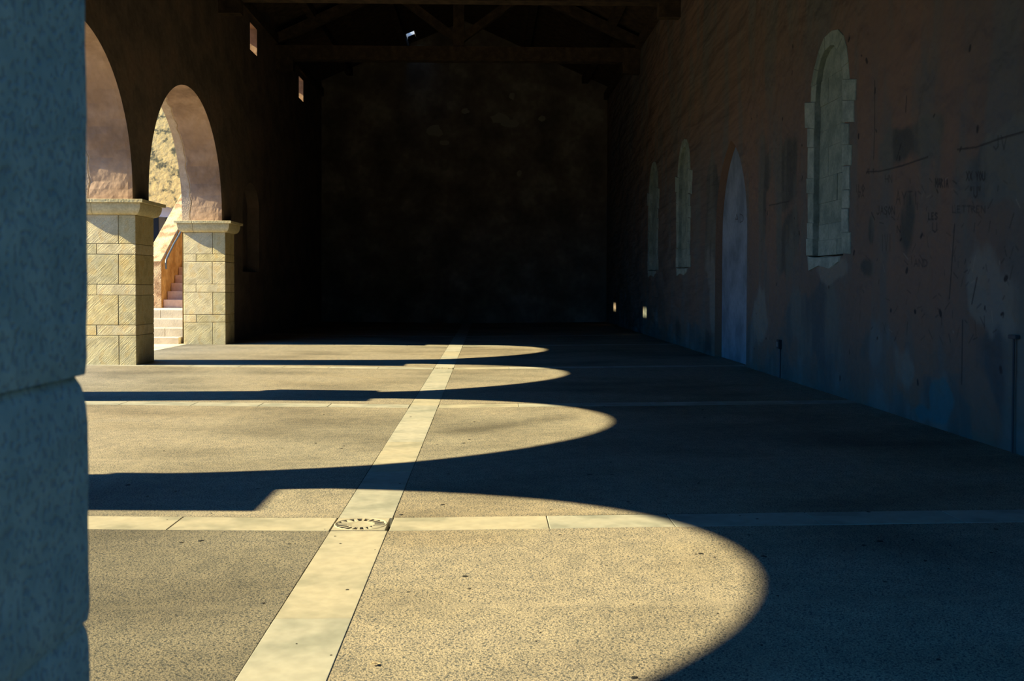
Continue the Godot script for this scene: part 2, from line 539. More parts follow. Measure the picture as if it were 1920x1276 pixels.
func _wall_image(d0: float, d1: float, w: int, h: int) -> Image:
	var nA := fnl(201, 0.16, 5)
	var nB := fnl(202, 0.9, 4)
	var nC := fnl(203, 0.55, 4)
	var im := Image.create(w, h, false, Image.FORMAT_RGB8)
	# worn patches [distance, height, half length, half height, kind] ; kind 0 grey granular render, 1 pale scraped, 2 blue-green old paint, 3 dark pitted
	var patches := []
	for q in [[1440, 650, 1650, 770, 0], [1535, 600, 100, 180, 0], [1435, 340, 34, 300, 3], [1340, 410, 40, 190, 3], [1470, 330, 50, 160, 3], [1480, 450, 60, 120, 3],
		[1765, 745, 60, 70, 2], [1725, 770, 50, 40, 2], [1880, 700, 170, 260, 0], [1850, 560, 90, 160, 1], [1700, 700, 60, 130, 1], [1560, 505, 90, 50, 1], [1335, 560, 20, 160, 1],
		[1275, 620, 24, 50, 3], [1325, 640, 34, 60, 3], [1430, 600, 26, 150, 1], [1700, 450, 40, 200, 3], [1633, 433, 16, 80, 3], [1620, 500, 40, 60, 3], [1690, 265, 110, 90, 3], [1900, 300, 160, 140, 0]]:
		var p := hit_x(q[0], q[1], X_RIGHT)
		if q[2] > 400: continue
		var e1 := hit_x(q[0] - q[2] * 0.5, q[1], X_RIGHT)
		var e2 := hit_x(q[0] + q[2] * 0.5, q[1], X_RIGHT)
		var e3 := hit_x(q[0], q[1] - q[3] * 0.5, X_RIGHT)
		patches.append([-p.z, p.y, absf(e1.z - e2.z) * 0.5, absf(e3.y - p.y), q[4]])
	for y in h:
		var Y := 8.0 * (1.0 - (y + 0.5) / h)
		for x in w:
			var d := lerpf(d0, d1, (x + 0.5) / w)
			var a := nA.get_noise_2d(d, Y * 0.7)
			var b := nB.get_noise_2d(d * 1.6, Y * 0.35)    # drawn out downwards, as rain washes
			var c := nC.get_noise_2d(d + 40.0, Y)
			var col := Color(0.41, 0.375, 0.35).lerp(Color(0.48, 0.40, 0.35), clampf(0.5 + a * 1.6, 0.0, 1.0))
			col = col.lerp(Color(0.39, 0.40, 0.39), clampf(b * 1.5 + 0.1, 0.0, 0.7))
			# rising damp has eaten the plaster along the foot of the wall
			var damp := smoothstep(0.0, 0.25, 0.55 + c * 1.1 + a * 0.5 - Y)
			col = col.lerp(Color(0.33, 0.36, 0.36).lerp(Color(0.42, 0.45, 0.45), clampf(0.5 + b * 2.0, 0.0, 1.0)), damp * 0.85)
			for p in patches:
				var u: float = (d - p[0]) / p[2]
				var v: float = (Y - p[1]) / p[3]
				if absf(u) > 1.6 or absf(v) > 1.6: continue
				var k := smoothstep(0.0, 0.3, 1.0 - sqrt(u * u + v * v) + c * 0.9 + b * 0.5)
				if k <= 0.0: continue
				var t: Color
				match int(p[4]):
					0: t = Color(0.31, 0.34, 0.35).lerp(Color(0.41, 0.42, 0.40), clampf(0.5 + b * 2.5, 0, 1))
					1: t = Color(0.50, 0.49, 0.46)
					2: t = Color(0.27, 0.43, 0.46)
					_: t = Color(0.29, 0.30, 0.29).lerp(Color(0.40, 0.40, 0.37), clampf(0.5 + b * 3.0, 0, 1))
				col = col.lerp(t, k * 0.85)
			im.set_pixel(x, y, col)
	return im

func _right_wall_material() -> void:
	var near_im := _wall_image(-2.0, 16.0, 900, 400)
	near_im.resize(1638, 912, Image.INTERPOLATE_CUBIC)
	var ppm := 1638.0 / 18.0
	var dark := Color(0.22, 0.21, 0.21)
	var pale := Color(0.62, 0.58, 0.53)
	var to_im := func(px: float, py: float) -> Vector2:
		var p := hit_x(px, py, X_RIGHT)
		return Vector2((-p.z + 2.0) * ppm, (8.0 - p.y) / 8.0 * 912.0)
	# cracks
	for l in [[[1625, 322], [1650, 321], [1690, 311], [1740, 294]], [[1795, 280], [1830, 276], [1880, 258], [1919, 247]], [[1640, 150], [1640, 240], [1638, 298]], [[1690, 268], [1681, 300]], [[1634, 398], [1640, 412]], [[1442, 385], [1480, 377]], [[1790, 420], [1780, 560]], [[1832, 520], [1822, 570]], [[1805, 600], [1803, 720]], [[1700, 180], [1698, 210]]]:
		for i in l.size() - 1:
			_stroke(near_im, to_im.call(l[i][0], l[i][1]), to_im.call(l[i + 1][0], l[i + 1][1]), 0.7, dark, 0.6)
	# scratched writing: text, pixel of its lower start, width and height of a letter, strength
	for g in [["ILO", 1604, 360, 6, 14, 0.9], ["JASON", 1644, 402, 7, 15, 0.8], ["AYTI", 1680, 383, 11, 24, 0.7], ["LES", 1741, 411, 6, 12, 0.9], ["MARIA", 1754, 351, 5, 16, 0.9], ["XX YOU", 1812, 338, 6, 16, 0.9], ["\"U\"", 1818, 370, 8, 20, 0.9], ["U", 1749, 435, 10, 18, 0.8],
		["N", 1682, 436, 8, 13, 0.8], ["LETTREN", 1786, 398, 9, 12, 0.5], ["JV", 1863, 280, 14, 26, 0.5], ["HN", 1660, 342, 7, 14, 0.5], ["AND", 1714, 500, 9, 14, 0.5], ["IVI", 1652, 470, 7, 30, 0.5], ["VA", 1608, 370, 7, 9, 0.6], ["JE T", 1624, 325, 4, 8, 0.7]]:
		var cx: float = g[1]
		for ch in g[0]:
			if stroke_font.has(ch):
				for s in stroke_font[ch]:
					var a: Vector2 = to_im.call(cx + s[0] * g[3] * 0.75, g[2] - s[1] * g[4])
					var b: Vector2 = to_im.call(cx + s[2] * g[3] * 0.75, g[2] - s[3] * g[4])
					_stroke(near_im, a, b, 0.6, dark, g[5] * 0.6)
			cx += g[3]
	# random scratches where visitors scribbled
	for i in 120:
		var px := rng.randf_range(1610, 1910)
		var py := rng.randf_range(330, 640)
		var len := rng.randf_range(5, 34)
		_stroke(near_im, to_im.call(px, py), to_im.call(px + rng.randf_range(-9, 9), minf(py + len * rng.randf_range(0.2, 1.0), 690)), 0.5, dark if rng.randf() < 0.85 else pale, rng.randf_range(0.2, 0.5))
	for i in 60:
		var px := rng.randf_range(1300, 1900)
		var py := rng.randf_range(60, 720)
		var q: Vector2 = to_im.call(px, py)
		_stroke(near_im, q, q + Vector2(rng.randf_range(-3, 3), rng.randf_range(0, 6)), rng.randf_range(0.7, 2.2), dark, rng.randf_range(0.4, 0.9))
	var far_im := _wall_image(16.0, 35.0, 420, 176)
	far_im.resize(410, 912, Image.INTERPOLATE_CUBIC)
	var sheet := Image.create(2048, 912, false, Image.FORMAT_RGB8)
	sheet.blit_rect(near_im, Rect2i(0, 0, 1638, 912), Vector2i.ZERO)
	sheet.blit_rect(far_im, Rect2i(0, 0, 410, 912), Vector2i(1638, 0))
	var grain := mottled(211, 256, [Color(0.80, 0.80, 0.80), Color(1, 1, 1)], 0.03, 0.12, 0.25)
	var bump := tex_from(noise_bytes(212, 0.03, 5, 512, 512), 512, 512, Image.FORMAT_L8)
	var nm_im := fnl(214, 0.03, 5).get_seamless_image(1024, 512)
	nm_im.convert(Image.FORMAT_RGBA8)
	nm_im.bump_map_to_normal_map(6.0)
	var wall_nm := ImageTexture.create_from_image(nm_im)
	var m := std("wall_distemper", Color(1, 1, 1), 0.95)
	m.albedo_texture = ImageTexture.create_from_image(sheet)
	m.texture_repeat = false
	m.detail_enabled = true
	m.detail_albedo = grain
	m.detail_blend_mode = BaseMaterial3D.BLEND_MODE_MUL
	m.detail_uv_layer = BaseMaterial3D.DETAIL_UV_2
	m.uv2_triplanar = true
	m.uv2_world_triplanar = true
	m.uv2_scale = Vector3.ONE / 1.1
	m.normal_enabled = true
	m.normal_texture = wall_nm
	m.normal_scale = 0.8
	# relief for plain plaster on reveals
	var rv := std("reveal_plaster", Color(0.50, 0.41, 0.35), 0.95)
	tripl(rv, 1.5)
	relief(rv, bump, 0.8)

# ------------------------------------------------------------------ floor
func grid_panel(x0: float, x1: float, d0: float, d1: float, drop: float) -> ArrayMesh:
	var st := new_st()
	var nx := maxi(2, int(round((x1 - x0) / 0.14)))
	var nz := maxi(2, int(round((d1 - d0) / 0.14)))
	var nA := fnl(301, 0.35, 4)
	var nB := fnl(302, 1.3, 3)
	var nC := fnl(303, 0.18, 2)
	var smear := hit_floor(945, 797)
	var vtx := func(i: int, j: int) -> void:
		var x := lerpf(x0, x1, float(i) / nx)
		var d := lerpf(d0, d1, float(j) / nz)
		var a := nA.get_noise_2d(x, d)
		var b := nB.get_noise_2d(x * 0.5, d)
		var t := 0.93 + a * 0.5 + b * 0.28
		# tread-worn crossing and an oil smear seen in the second pool of sun
		var u := (x - smear.x) / 0.75
		var v := (-d - smear.z + (x - smear.x) * 0.9) / 0.22
		t -= 0.33 * exp(-u * u - v * v)
		# the side towards the arcade is greyer
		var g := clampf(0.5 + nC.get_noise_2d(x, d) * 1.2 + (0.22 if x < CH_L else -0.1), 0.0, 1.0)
		# arcade-side asphalt by the entrance is darker and greyer
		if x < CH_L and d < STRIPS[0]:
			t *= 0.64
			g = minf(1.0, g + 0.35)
		t = clampf(t, 0.4, 1.2)
		st.set_color(Color(t * lerpf(1.03, 0.90, g), t * lerpf(1.0, 0.93, g), t * lerpf(0.95, 0.95, g)))
		st.set_normal(Vector3.UP)
		st.set_uv(Vector2(x, d))
		st.add_vertex(Vector3(x, floor_y(x) - drop + a * 0.004, -d))
	for i in nx:
		for j in nz:
			vtx.call(i, j)
			vtx.call(i, j + 1)
			vtx.call(i + 1, j + 1)
			vtx.call(i, j)
			vtx.call(i + 1, j + 1)
			vtx.call(i + 1, j)
	return st.commit()

func _floor() -> void:
	var f := structure("floor", "asphalt hall floor with pale stone bands and central gutter", "floor")
	var st := new_st()
	box(st, Vector3(-6.15, -0.30, -D_BACK - 0.5), Vector3(X_RIGHT + 0.6, -0.05, 3.0))
	part(f, "bedding", st.commit(), mats.soil)
	# asphalt fields between the bands
	var edges := [-3.0]
	for s in STRIPS:
		edges.append(s - BAND)
		edges.append(s)
	edges.append(D_BACK)
	for i in range(0, edges.size(), 2):
		for side in 2:
			var x0 := -6.15 if side == 0 else CH_R + 0.001
			var x1 := CH_L - 0.002 if side == 0 else X_RIGHT + 0.1
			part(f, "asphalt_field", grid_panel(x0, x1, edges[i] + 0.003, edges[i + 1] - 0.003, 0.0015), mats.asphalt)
	# central gutter slabs
	var mid := (CH_L + CH_R) * 0.5
	var cuts := [-2.8, -1.4, 0.0, 1.35, 2.7, 4.03]
	var d := 5.465
	cuts.append(d)
	var drains := [5.465, 15.847]
	while d < D_BACK - 0.3:
		var is_drain := false
		for q in drains: if absf(d - q) < 0.01: is_drain = true
		if is_drain: d += BAND
		else:
			var nx := d + rng.randf_range(1.25, 1.5)
			if d < 15.8 and nx > 15.0: nx = 15.847
			d = minf(nx, D_BACK)
		cuts.append(d)
	for i in cuts.size() - 1:
		var a: float = cuts[i]
		var b: float = cuts[i + 1]
		var dr := false
		for q in drains: if absf(a - q) < 0.01: dr = true
		if dr: continue
		part(f, "gutter_slab", block_mesh(Vector3(CH_R - CH_L - 0.002, 0.06, b - a - 0.003), 0.003, 0.0006, i % 5), mats["slab_stone_%d" % (i % 3)], Vector3(mid, -0.030, -(a + b) * 0.5))
	# cross bands
	for s in STRIPS:
		for side in 2:
			var x: float = CH_L if side == 0 else CH_R
			var sg := -1.0 if side == 0 else 1.0
			var end := 5.32 if side == 0 else 4.5
			var first := true
			var run := 0.0
			while run < end:
				var l := 0.85 if first else rng.randf_range(0.66, 0.78)
				first = false
				l = minf(l, end - run + 0.02)
				if run == 0.0: run = 0.004
				var cx := x + sg * (run + l * 0.5)
				var slope := -0.0104 if side == 0 else 0.0115
				part(f, "band_slab", block_mesh(Vector3(l - 0.004, 0.06, BAND - 0.004), 0.003, 0.0006, rng.randi() % 5), mats["slab_stone_%d" % (rng.randi() % 3)], Vector3(cx, floor_y(cx) - 0.030, -(s - BAND * 0.5)), Vector3(0, 0, atan(slope)))
				run += l
	# dark chewing-gum spots trodden flat
	var spots := [[651, 1105, 9], [872, 1080, 14], [880, 1103, 9], [766, 1109, 7], [961, 1048, 6], [340, 1016, 8], [376, 1013, 11], [493, 1130, 9], [543, 1019, 7], [556, 1206, 4], [1050, 1002, 8], [1314, 1037, 11], [1305, 1038, 6], [1137, 1059, 5], [1189, 1269, 14], [1432, 1042, 12], [1404, 1002, 7], [1420, 972, 7], [1629, 959, 8], [1267, 967, 5], [1240, 1276, 6], [830, 945, 8], [752, 964, 7],
		[1458, 1116, 7], [1660, 1090, 8], [1650, 1013, 12], [1620, 1021, 8], [1867, 991, 9], [1735, 1050, 7], [1760, 1235, 9], [1085, 941, 5], [870, 830, 7], [880, 823, 5], [640, 840, 6], [770, 781, 6], [716, 844, 4], [645, 835, 4], [592, 830, 5], [840, 888, 9], [1105, 889, 10], [1148, 889, 7], [1070, 835, 4], [1145, 866, 6], [954, 772, 6], [890, 790, 5], [820, 833, 5], [750, 906, 5], [1178, 940, 8], [1090, 878, 5], [1250, 930, 6], [1310, 905, 7], [240, 908, 8], [330, 920, 6]]
	for i in 46:
		spots.append([rng.randf_range(200, 1900), rng.randf_range(700, 1270), rng.randf_range(2.0, 6.0)])
	var gum := []
	for k in 6:
		var gs := new_st()
		var rr := []
		for j in 9: rr.append(rng.randf_range(0.65, 1.1))
		for j in 9:
			var a1 := TAU * j / 9
			var a2 := TAU * (j + 1) / 9
			var p1: Vector3 = Vector3(cos(a1), 0, sin(a1)) * rr[j]
			var p2: Vector3 = Vector3(cos(a2), 0, sin(a2)) * rr[(j + 1) % 9]
			tri(gs, Vector3(0, 0.35, 0), p1 * 0.7 + Vector3(0, 0.3, 0), p2 * 0.7 + Vector3(0, 0.3, 0), Vector3.UP)
			quad(gs, p1 * 0.7 + Vector3(0, 0.3, 0), p2 * 0.7 + Vector3(0, 0.3, 0), p2, p1, Vector3.UP)
		gum.append(gs.commit())
	for q in spots:
		var p := hit_floor(q[0], q[1])
		if p.x < -5.2 or p.x > X_RIGHT - 0.2 or p.z < -20.0: continue
		var r := clampf(q[2] * 0.5 / FPX * CAM.distance_to(p) * 1.25, 0.006, 0.035)
		var g := part(f, "gum_spot", gum[rng.randi() % 6], mats.gum, p + Vector3(0, -0.003, 0), Vector3(0, rng.randf() * TAU, 0))
		g.scale = Vector3(r, 0.012, r)

# ------------------------------------------------------------------ walls with openings along z
# holes: {a0, a1, yb, top: Callable(distance) -> height, depth, yb2, rise2}
func wall_face(st: SurfaceTool, x: float, n: Vector3, a0: float, a1: float, ytop: float, holes: Array, seg := 0.6) -> void:
	var br := []
	var a := a0
	while a < a1:
		br.append(a)
		a += seg
	br.append(a1)
	for h in holes:
		for i in h.n + 1:
			var t := 0.5 - 0.5 * cos(PI * i / float(h.n))
			br.append(lerpf(h.a0, h.a1, t))
	br.sort()
	for i in br.size() - 1:
		var p: float = br[i]
		var q: float = br[i + 1]
		if q - p < 1e-4 or p < a0 - 1e-4 or q > a1 + 1e-4: continue
		var m := (p + q) * 0.5
		var here := []
		for h in holes: if m > h.a0 and m < h.a1: here.append(h)
		here.sort_custom(func(g, h): return g.yb < h.yb)
		var low_p := -0.05
		var low_q := -0.05
		for h in here:
			if h.yb > -0.04:
				quad(st, Vector3(x, low_p, -p), Vector3(x, low_q, -q), Vector3(x, h.yb, -q), Vector3(x, h.yb, -p), n)
			low_p = h.top.call(p)
			low_q = h.top.call(q)
		quad(st, Vector3(x, low_p, -p), Vector3(x, low_q, -q), Vector3(x, ytop, -q), Vector3(x, ytop, -p), n)

# sides, head and sill of an opening, from plane x to plane x2
func reveal(st: SurfaceTool, x: float, x2: float, h: Dictionary) -> void:
	var up: float = h.get("lift", 0.0)
	var upb: float = h.get("lift_sill", 0.0)
	var mid: float = (h.a0 + h.a1) * 0.5
	for i in h.n:
		var p := lerpf(h.a0, h.a1, 0.5 - 0.5 * cos(PI * i / float(h.n)))
		var q := lerpf(h.a0, h.a1, 0.5 - 0.5 * cos(PI * (i + 1) / float(h.n)))
		var tp: float = h.top.call(p)
		var tq: float = h.top.call(q)
		quad(st, Vector3(x, tp, -p), Vector3(x, tq, -q), Vector3(x2, tq + up, -q), Vector3(x2, tp + up, -p), Vector3(0, -0.3, (p + q) * 0.5 - mid))
		if h.yb > -0.04:
			quad(st, Vector3(x, h.yb, -p), Vector3(x, h.yb, -q), Vector3(x2, h.yb + upb, -q), Vector3(x2, h.yb + upb, -p), Vector3.UP)
	for e in [h.a0, h.a1]:
		var t: float = h.top.call(e)
		var nz := Vector3(0, 0, -1 if e == h.a0 else 1)
		if t - h.yb > 0.01:
			quad(st, Vector3(x, h.yb, -e), Vector3(x, t, -e), Vector3(x2, t + up, -e), Vector3(x2, h.yb + upb, -e), nz)

func pointed(center: float, half: float, spring: float, rise: float) -> Callable:
	var r := (half * half + rise * rise) / (2.0 * half)
	return func(a: float) -> float:
		var k := absf(a - center) + r - half
		return spring + sqrt(maxf(0.0, r * r - k * k))

func rounded(center: float, half: float, spring: float, rise: float) -> Callable:
	return func(a: float) -> float:
		var k := clampf((a - center) / half, -1.0, 1.0)
		return spring + rise * sqrt(maxf(0.0, 1.0 - k * k))

var bays := [[3.71, 2.22, 2.19], [8.80, 2.33, 2.165], [13.94, 2.28, 2.15], [19.30, 2.31, 2.15]]   # centre, half span and rise of the arches
const SPRING := 2.74

func _wall_left() -> void:
	var w := structure("wall_left", "plastered arcade wall with round arches and small slit windows", "wall")
	var holes := []
	var outer := []
	for b in bays:
		var h := {"a0": b[0] - b[1], "a1": b[0] + b[1], "yb": -1.0, "top": rounded(b[0], b[1], SPRING, b[2]), "n": 40}
		holes.append(h)
		outer.append(h)
	var slits := []
	for c in [24.57, 30.76]:
		var h := {"a0": c - 0.36, "a1": c + 0.36, "yb": 6.68, "top": func(_a): return 7.30, "n": 1, "lift": 0.10, "lift_sill": 0.18}
		slits.append(h)
		holes.append(h)
		outer.append({"a0": c - 0.36, "a1": c + 0.36, "yb": 6.86, "top": func(_a): return 7.40, "n": 1})
	var niche := {"a0": 23.45, "a1": 25.1, "yb": 1.56, "top": rounded(24.28, 0.83, 3.0, 0.62), "n": 14}
	holes.append(niche)
	# face towards the hall
	var st := new_st()
	wall_face(st, X_WALL, Vector3.RIGHT, -0.2, D_BACK, WALL_TOP + 0.36, holes)
	reveal(st, X_WALL, X_WALL - 0.28, niche)
	quad(st, Vector3(X_WALL - 0.28, 1.5, -23.4), Vector3(X_WALL - 0.28, 3.7, -23.4), Vector3(X_WALL - 0.28, 3.7, -25.2), Vector3(X_WALL - 0.28, 1.5, -25.2), Vector3.RIGHT)
	# courtyard face, top and ends
	wall_face(st, X_OUT, Vector3.LEFT, -0.2, D_BACK, WALL_TOP + 0.03, outer)
	quad(st, Vector3(X_WALL, WALL_TOP + 0.36, 0.2), Vector3(X_OUT, WALL_TOP + 0.03, 0.2), Vector3(X_OUT, WALL_TOP + 0.03, -D_BACK), Vector3(X_WALL, WALL_TOP + 0.36, -D_BACK), Vector3.UP)
	quad(st, Vector3(X_WALL, -0.05, 0.2), Vector3(X_OUT, -0.05, 0.2), Vector3(X_OUT, WALL_TOP, 0.2), Vector3(X_WALL, WALL_TOP, 0.2), Vector3.BACK)
	part(w, "plaster_face", st.commit(), mats.shade_toned_plaster)
	var sr := new_st()
	for s in slits: reveal(sr, X_WALL, X_OUT, s)
	part(w, "slit_reveals", sr.commit(), mats.plaster)
	# arch soffits, hand-floated and a little uneven, with the bare outer ring
	for b in bays:
		var so := new_st()
		var ri := new_st()
		var nz := fnl(400 + int(b[0]), 0.9, 3)
		var cols := 9
		var segs := 56
		var pts := []
		for i in range(-2, segs + 3):
			var th := PI * clampi(i, 0, segs) / segs
			var down := 0.095 * (-i if i < 0 else maxi(0, i - segs))       # the foot stands upright on the impost
			var row := []
			var rag := X_OUT + 0.18 + nz.get_noise_1d((th + i * 0.02) * 5.0) * 0.07
			for c in cols + 1:
				var x := lerpf(X_WALL, rag, float(c) / cols)
				var r: float = b[1] + nz.get_noise_2d(x * 1.4, th * 3.0 * b[1] + down * 3.0) * 0.018
				if c == 0: r += 0.004 + absf(nz.get_noise_1d(th * 40.0 + down * 30.0)) * 0.012
				row.append(Vector3(x, SPRING - down + r * (b[2] / b[1]) * sin(th), -(b[0] - r * cos(th))))
			var r2: float = b[1] + 0.022
			row.append(Vector3(rag - 0.012, SPRING - down + r2 * (b[2] / b[1]) * sin(th), -(b[0] - r2 * cos(th))))
			row.append(Vector3(rag - 0.03, SPRING - down + (b[1] + 0.004) * (b[2] / b[1]) * sin(th), -(b[0] - (b[1] + 0.004) * cos(th))))
			row.append(Vector3(X_OUT, SPRING - down + b[1] * (b[2] / b[1]) * sin(th), -(b[0] - b[1] * cos(th))))
			pts.append(row)
		so.set_smooth_group(0)
		for i in segs + 4:
			for c in cols + 3:
				var a: Vector3 = pts[i][c]
				var e: Vector3 = pts[i + 1][c]
				var g: Vector3 = pts[i + 1][c + 1]
				var k: Vector3 = pts[i][c + 1]
				var nn := Vector3(a.x, SPRING, -b[0]) - a
				quad(ri if c > cols - 1 else so, a, e, g, k, nn + (Vector3(-0.5, 0, 0) if c == cols else Vector3.ZERO))
		part(w, "arch_soffit", so.commit(), mats.plaster)
		part(w, "arch_ring", ri.commit(), mats.arch_ring_plaster)

# ------------------------------------------------------------------ piers
func impost_half(x_from: float, x_to: float, zf: float, zb: float, prof: Array) -> ArrayMesh:
	# U-shaped sweep from (x_from, zf) round the corner at x_to and back; prof: [offset, height]
	var st := new_st()
	var sx := signf(x_to - x_from)
	var rings := []
	for q in prof:
		var o: float = q[0]
		rings.append([Vector3(x_from, q[1], zf + o), Vector3(x_to + sx * o, q[1], zf + o), Vector3(x_to + sx * o, q[1], zb - o), Vector3(x_from, q[1], zb - o)])
	for i in rings.size() - 1:
		var tilt := Vector3(0, prof[i][0] - prof[i + 1][0], 0)
		for k in 3:
			var n: Vector3 = [Vector3.BACK, Vector3(sx, 0, 0), Vector3.FORWARD][k]
			var dy: float = prof[i + 1][1] - prof[i][1]
			var dofs: float = prof[i + 1][0] - prof[i][0]
			quad(st, rings[i][k], rings[i][k + 1], rings[i + 1][k + 1], rings[i + 1][k], (n * dy + Vector3(0, -dofs, 0)))
		# end faces at the joint
		quad(st, rings[i][0], rings[i + 1][0], Vector3(x_from, prof[i + 1][1], (zf + zb) * 0.5), Vector3(x_from, prof[i][1], (zf + zb) * 0.5), Vector3(-sx, 0, 0))
		quad(st, rings[i][3], rings[i + 1][3], Vector3(x_from, prof[i + 1][1], (zf + zb) * 0.5), Vector3(x_from, prof[i][1], (zf + zb) * 0.5), Vector3(-sx, 0, 0))
	var top: Array = rings[-1]
	quad(st, top[0], top[1], top[2], top[3], Vector3.UP)
	return st.commit()

func _pier(zf: float, length: float, label: String, x_out: float) -> void:
	var fy := floor_y(X_PIER) - 0.02
	var p := thing("stone_pier", label, "pier", Vector3((X_PIER + x_out) * 0.5, fy, zf - length * 0.5), "arcade piers")
	p.set_meta("kind", "thing")
	var w := X_PIER - x_out
	var st := new_st()
	box(st, Vector3(-w * 0.5 + 0.012, 0, -length * 0.5 + 0.012), Vector3(w * 0.5 - 0.012, IMPOST_LOW - fy, length * 0.5 - 0.012))
	part(p, "mortar_core", st.commit(), mats.mortar)
	var levels := [fy, 0.498, 0.656, 1.112, 1.276, 1.735, 1.894, IMPOST_LOW]
	for i in 7:
		var y0: float = levels[i] - fy
		var y1: float = levels[i + 1] - fy
		var j := w * (0.69 if i % 2 == 0 else 0.30)
		j += rng.randf_range(-0.006, 0.006)
		for k in 2:
			var a := -w * 0.5 + (0.0 if k == 0 else j)
			var b := -w * 0.5 + (j if k == 0 else w)
			part(p, "block", block_mesh(Vector3(b - a - (0.005 if j > 0 else 0.0), y1 - y0 - 0.005, length), 0.007, 0.0025, rng.randi() % 9999), mats["pier_stone_%d" % (rng.randi() % 3)], Vector3((a + b) * 0.5, (y0 + y1) * 0.5, 0))
	# moulded impost: quarter round under a square fillet, in two stones
	var prof := [[-0.02, IMPOST_LOW - fy]]
	for i in 9:
		var t := i / 8.0
		prof.append([0.005 + 0.097 * sqrt(1.0 - (1.0 - t) * (1.0 - t)), lerpf(IMPOST_LOW, IMPOST_TOP - 0.058, t) - fy])
	prof.append([0.094, IMPOST_TOP - 0.056 - fy])
	prof.append([0.094, IMPOST_TOP - 0.050 - fy])
	prof.append([0.147, IMPOST_TOP - 0.050 - fy])
	prof.append([0.150, IMPOST_TOP - 0.003 - fy])
	prof.append([0.146, IMPOST_TOP - fy])
	var jx := -w * 0.5 + w * 0.25
	part(p, "impost", impost_half(jx + 0.003, w * 0.5, length * 0.5, -length * 0.5, prof), mats.impost_stone)
	part(p, "impost", impost_half(jx - 0.003, -w * 0.5, length * 0.5, -length * 0.5, prof), mats.impost_stone)

func _piers() -> void:
	var xo := X_PIER - 0.853
	_pier(-0.30, 0.95, "corner pier of the arcade beside the entrance jamb", xo)
	_pier(-5.50, 0.857, "free-standing arcade pier facing the shell-pattern drain cover", xo)
	_pier(-11.05, 0.857, "free-standing arcade pier at the second cross band of the floor", xo)
	_pier(-15.99, 0.857, "square limestone pier with moulded impost standing free between two arches", xo)
	_pier(-21.40, 0.757, "limestone end pier of the arcade beside the stair, joined to solid wall", xo)

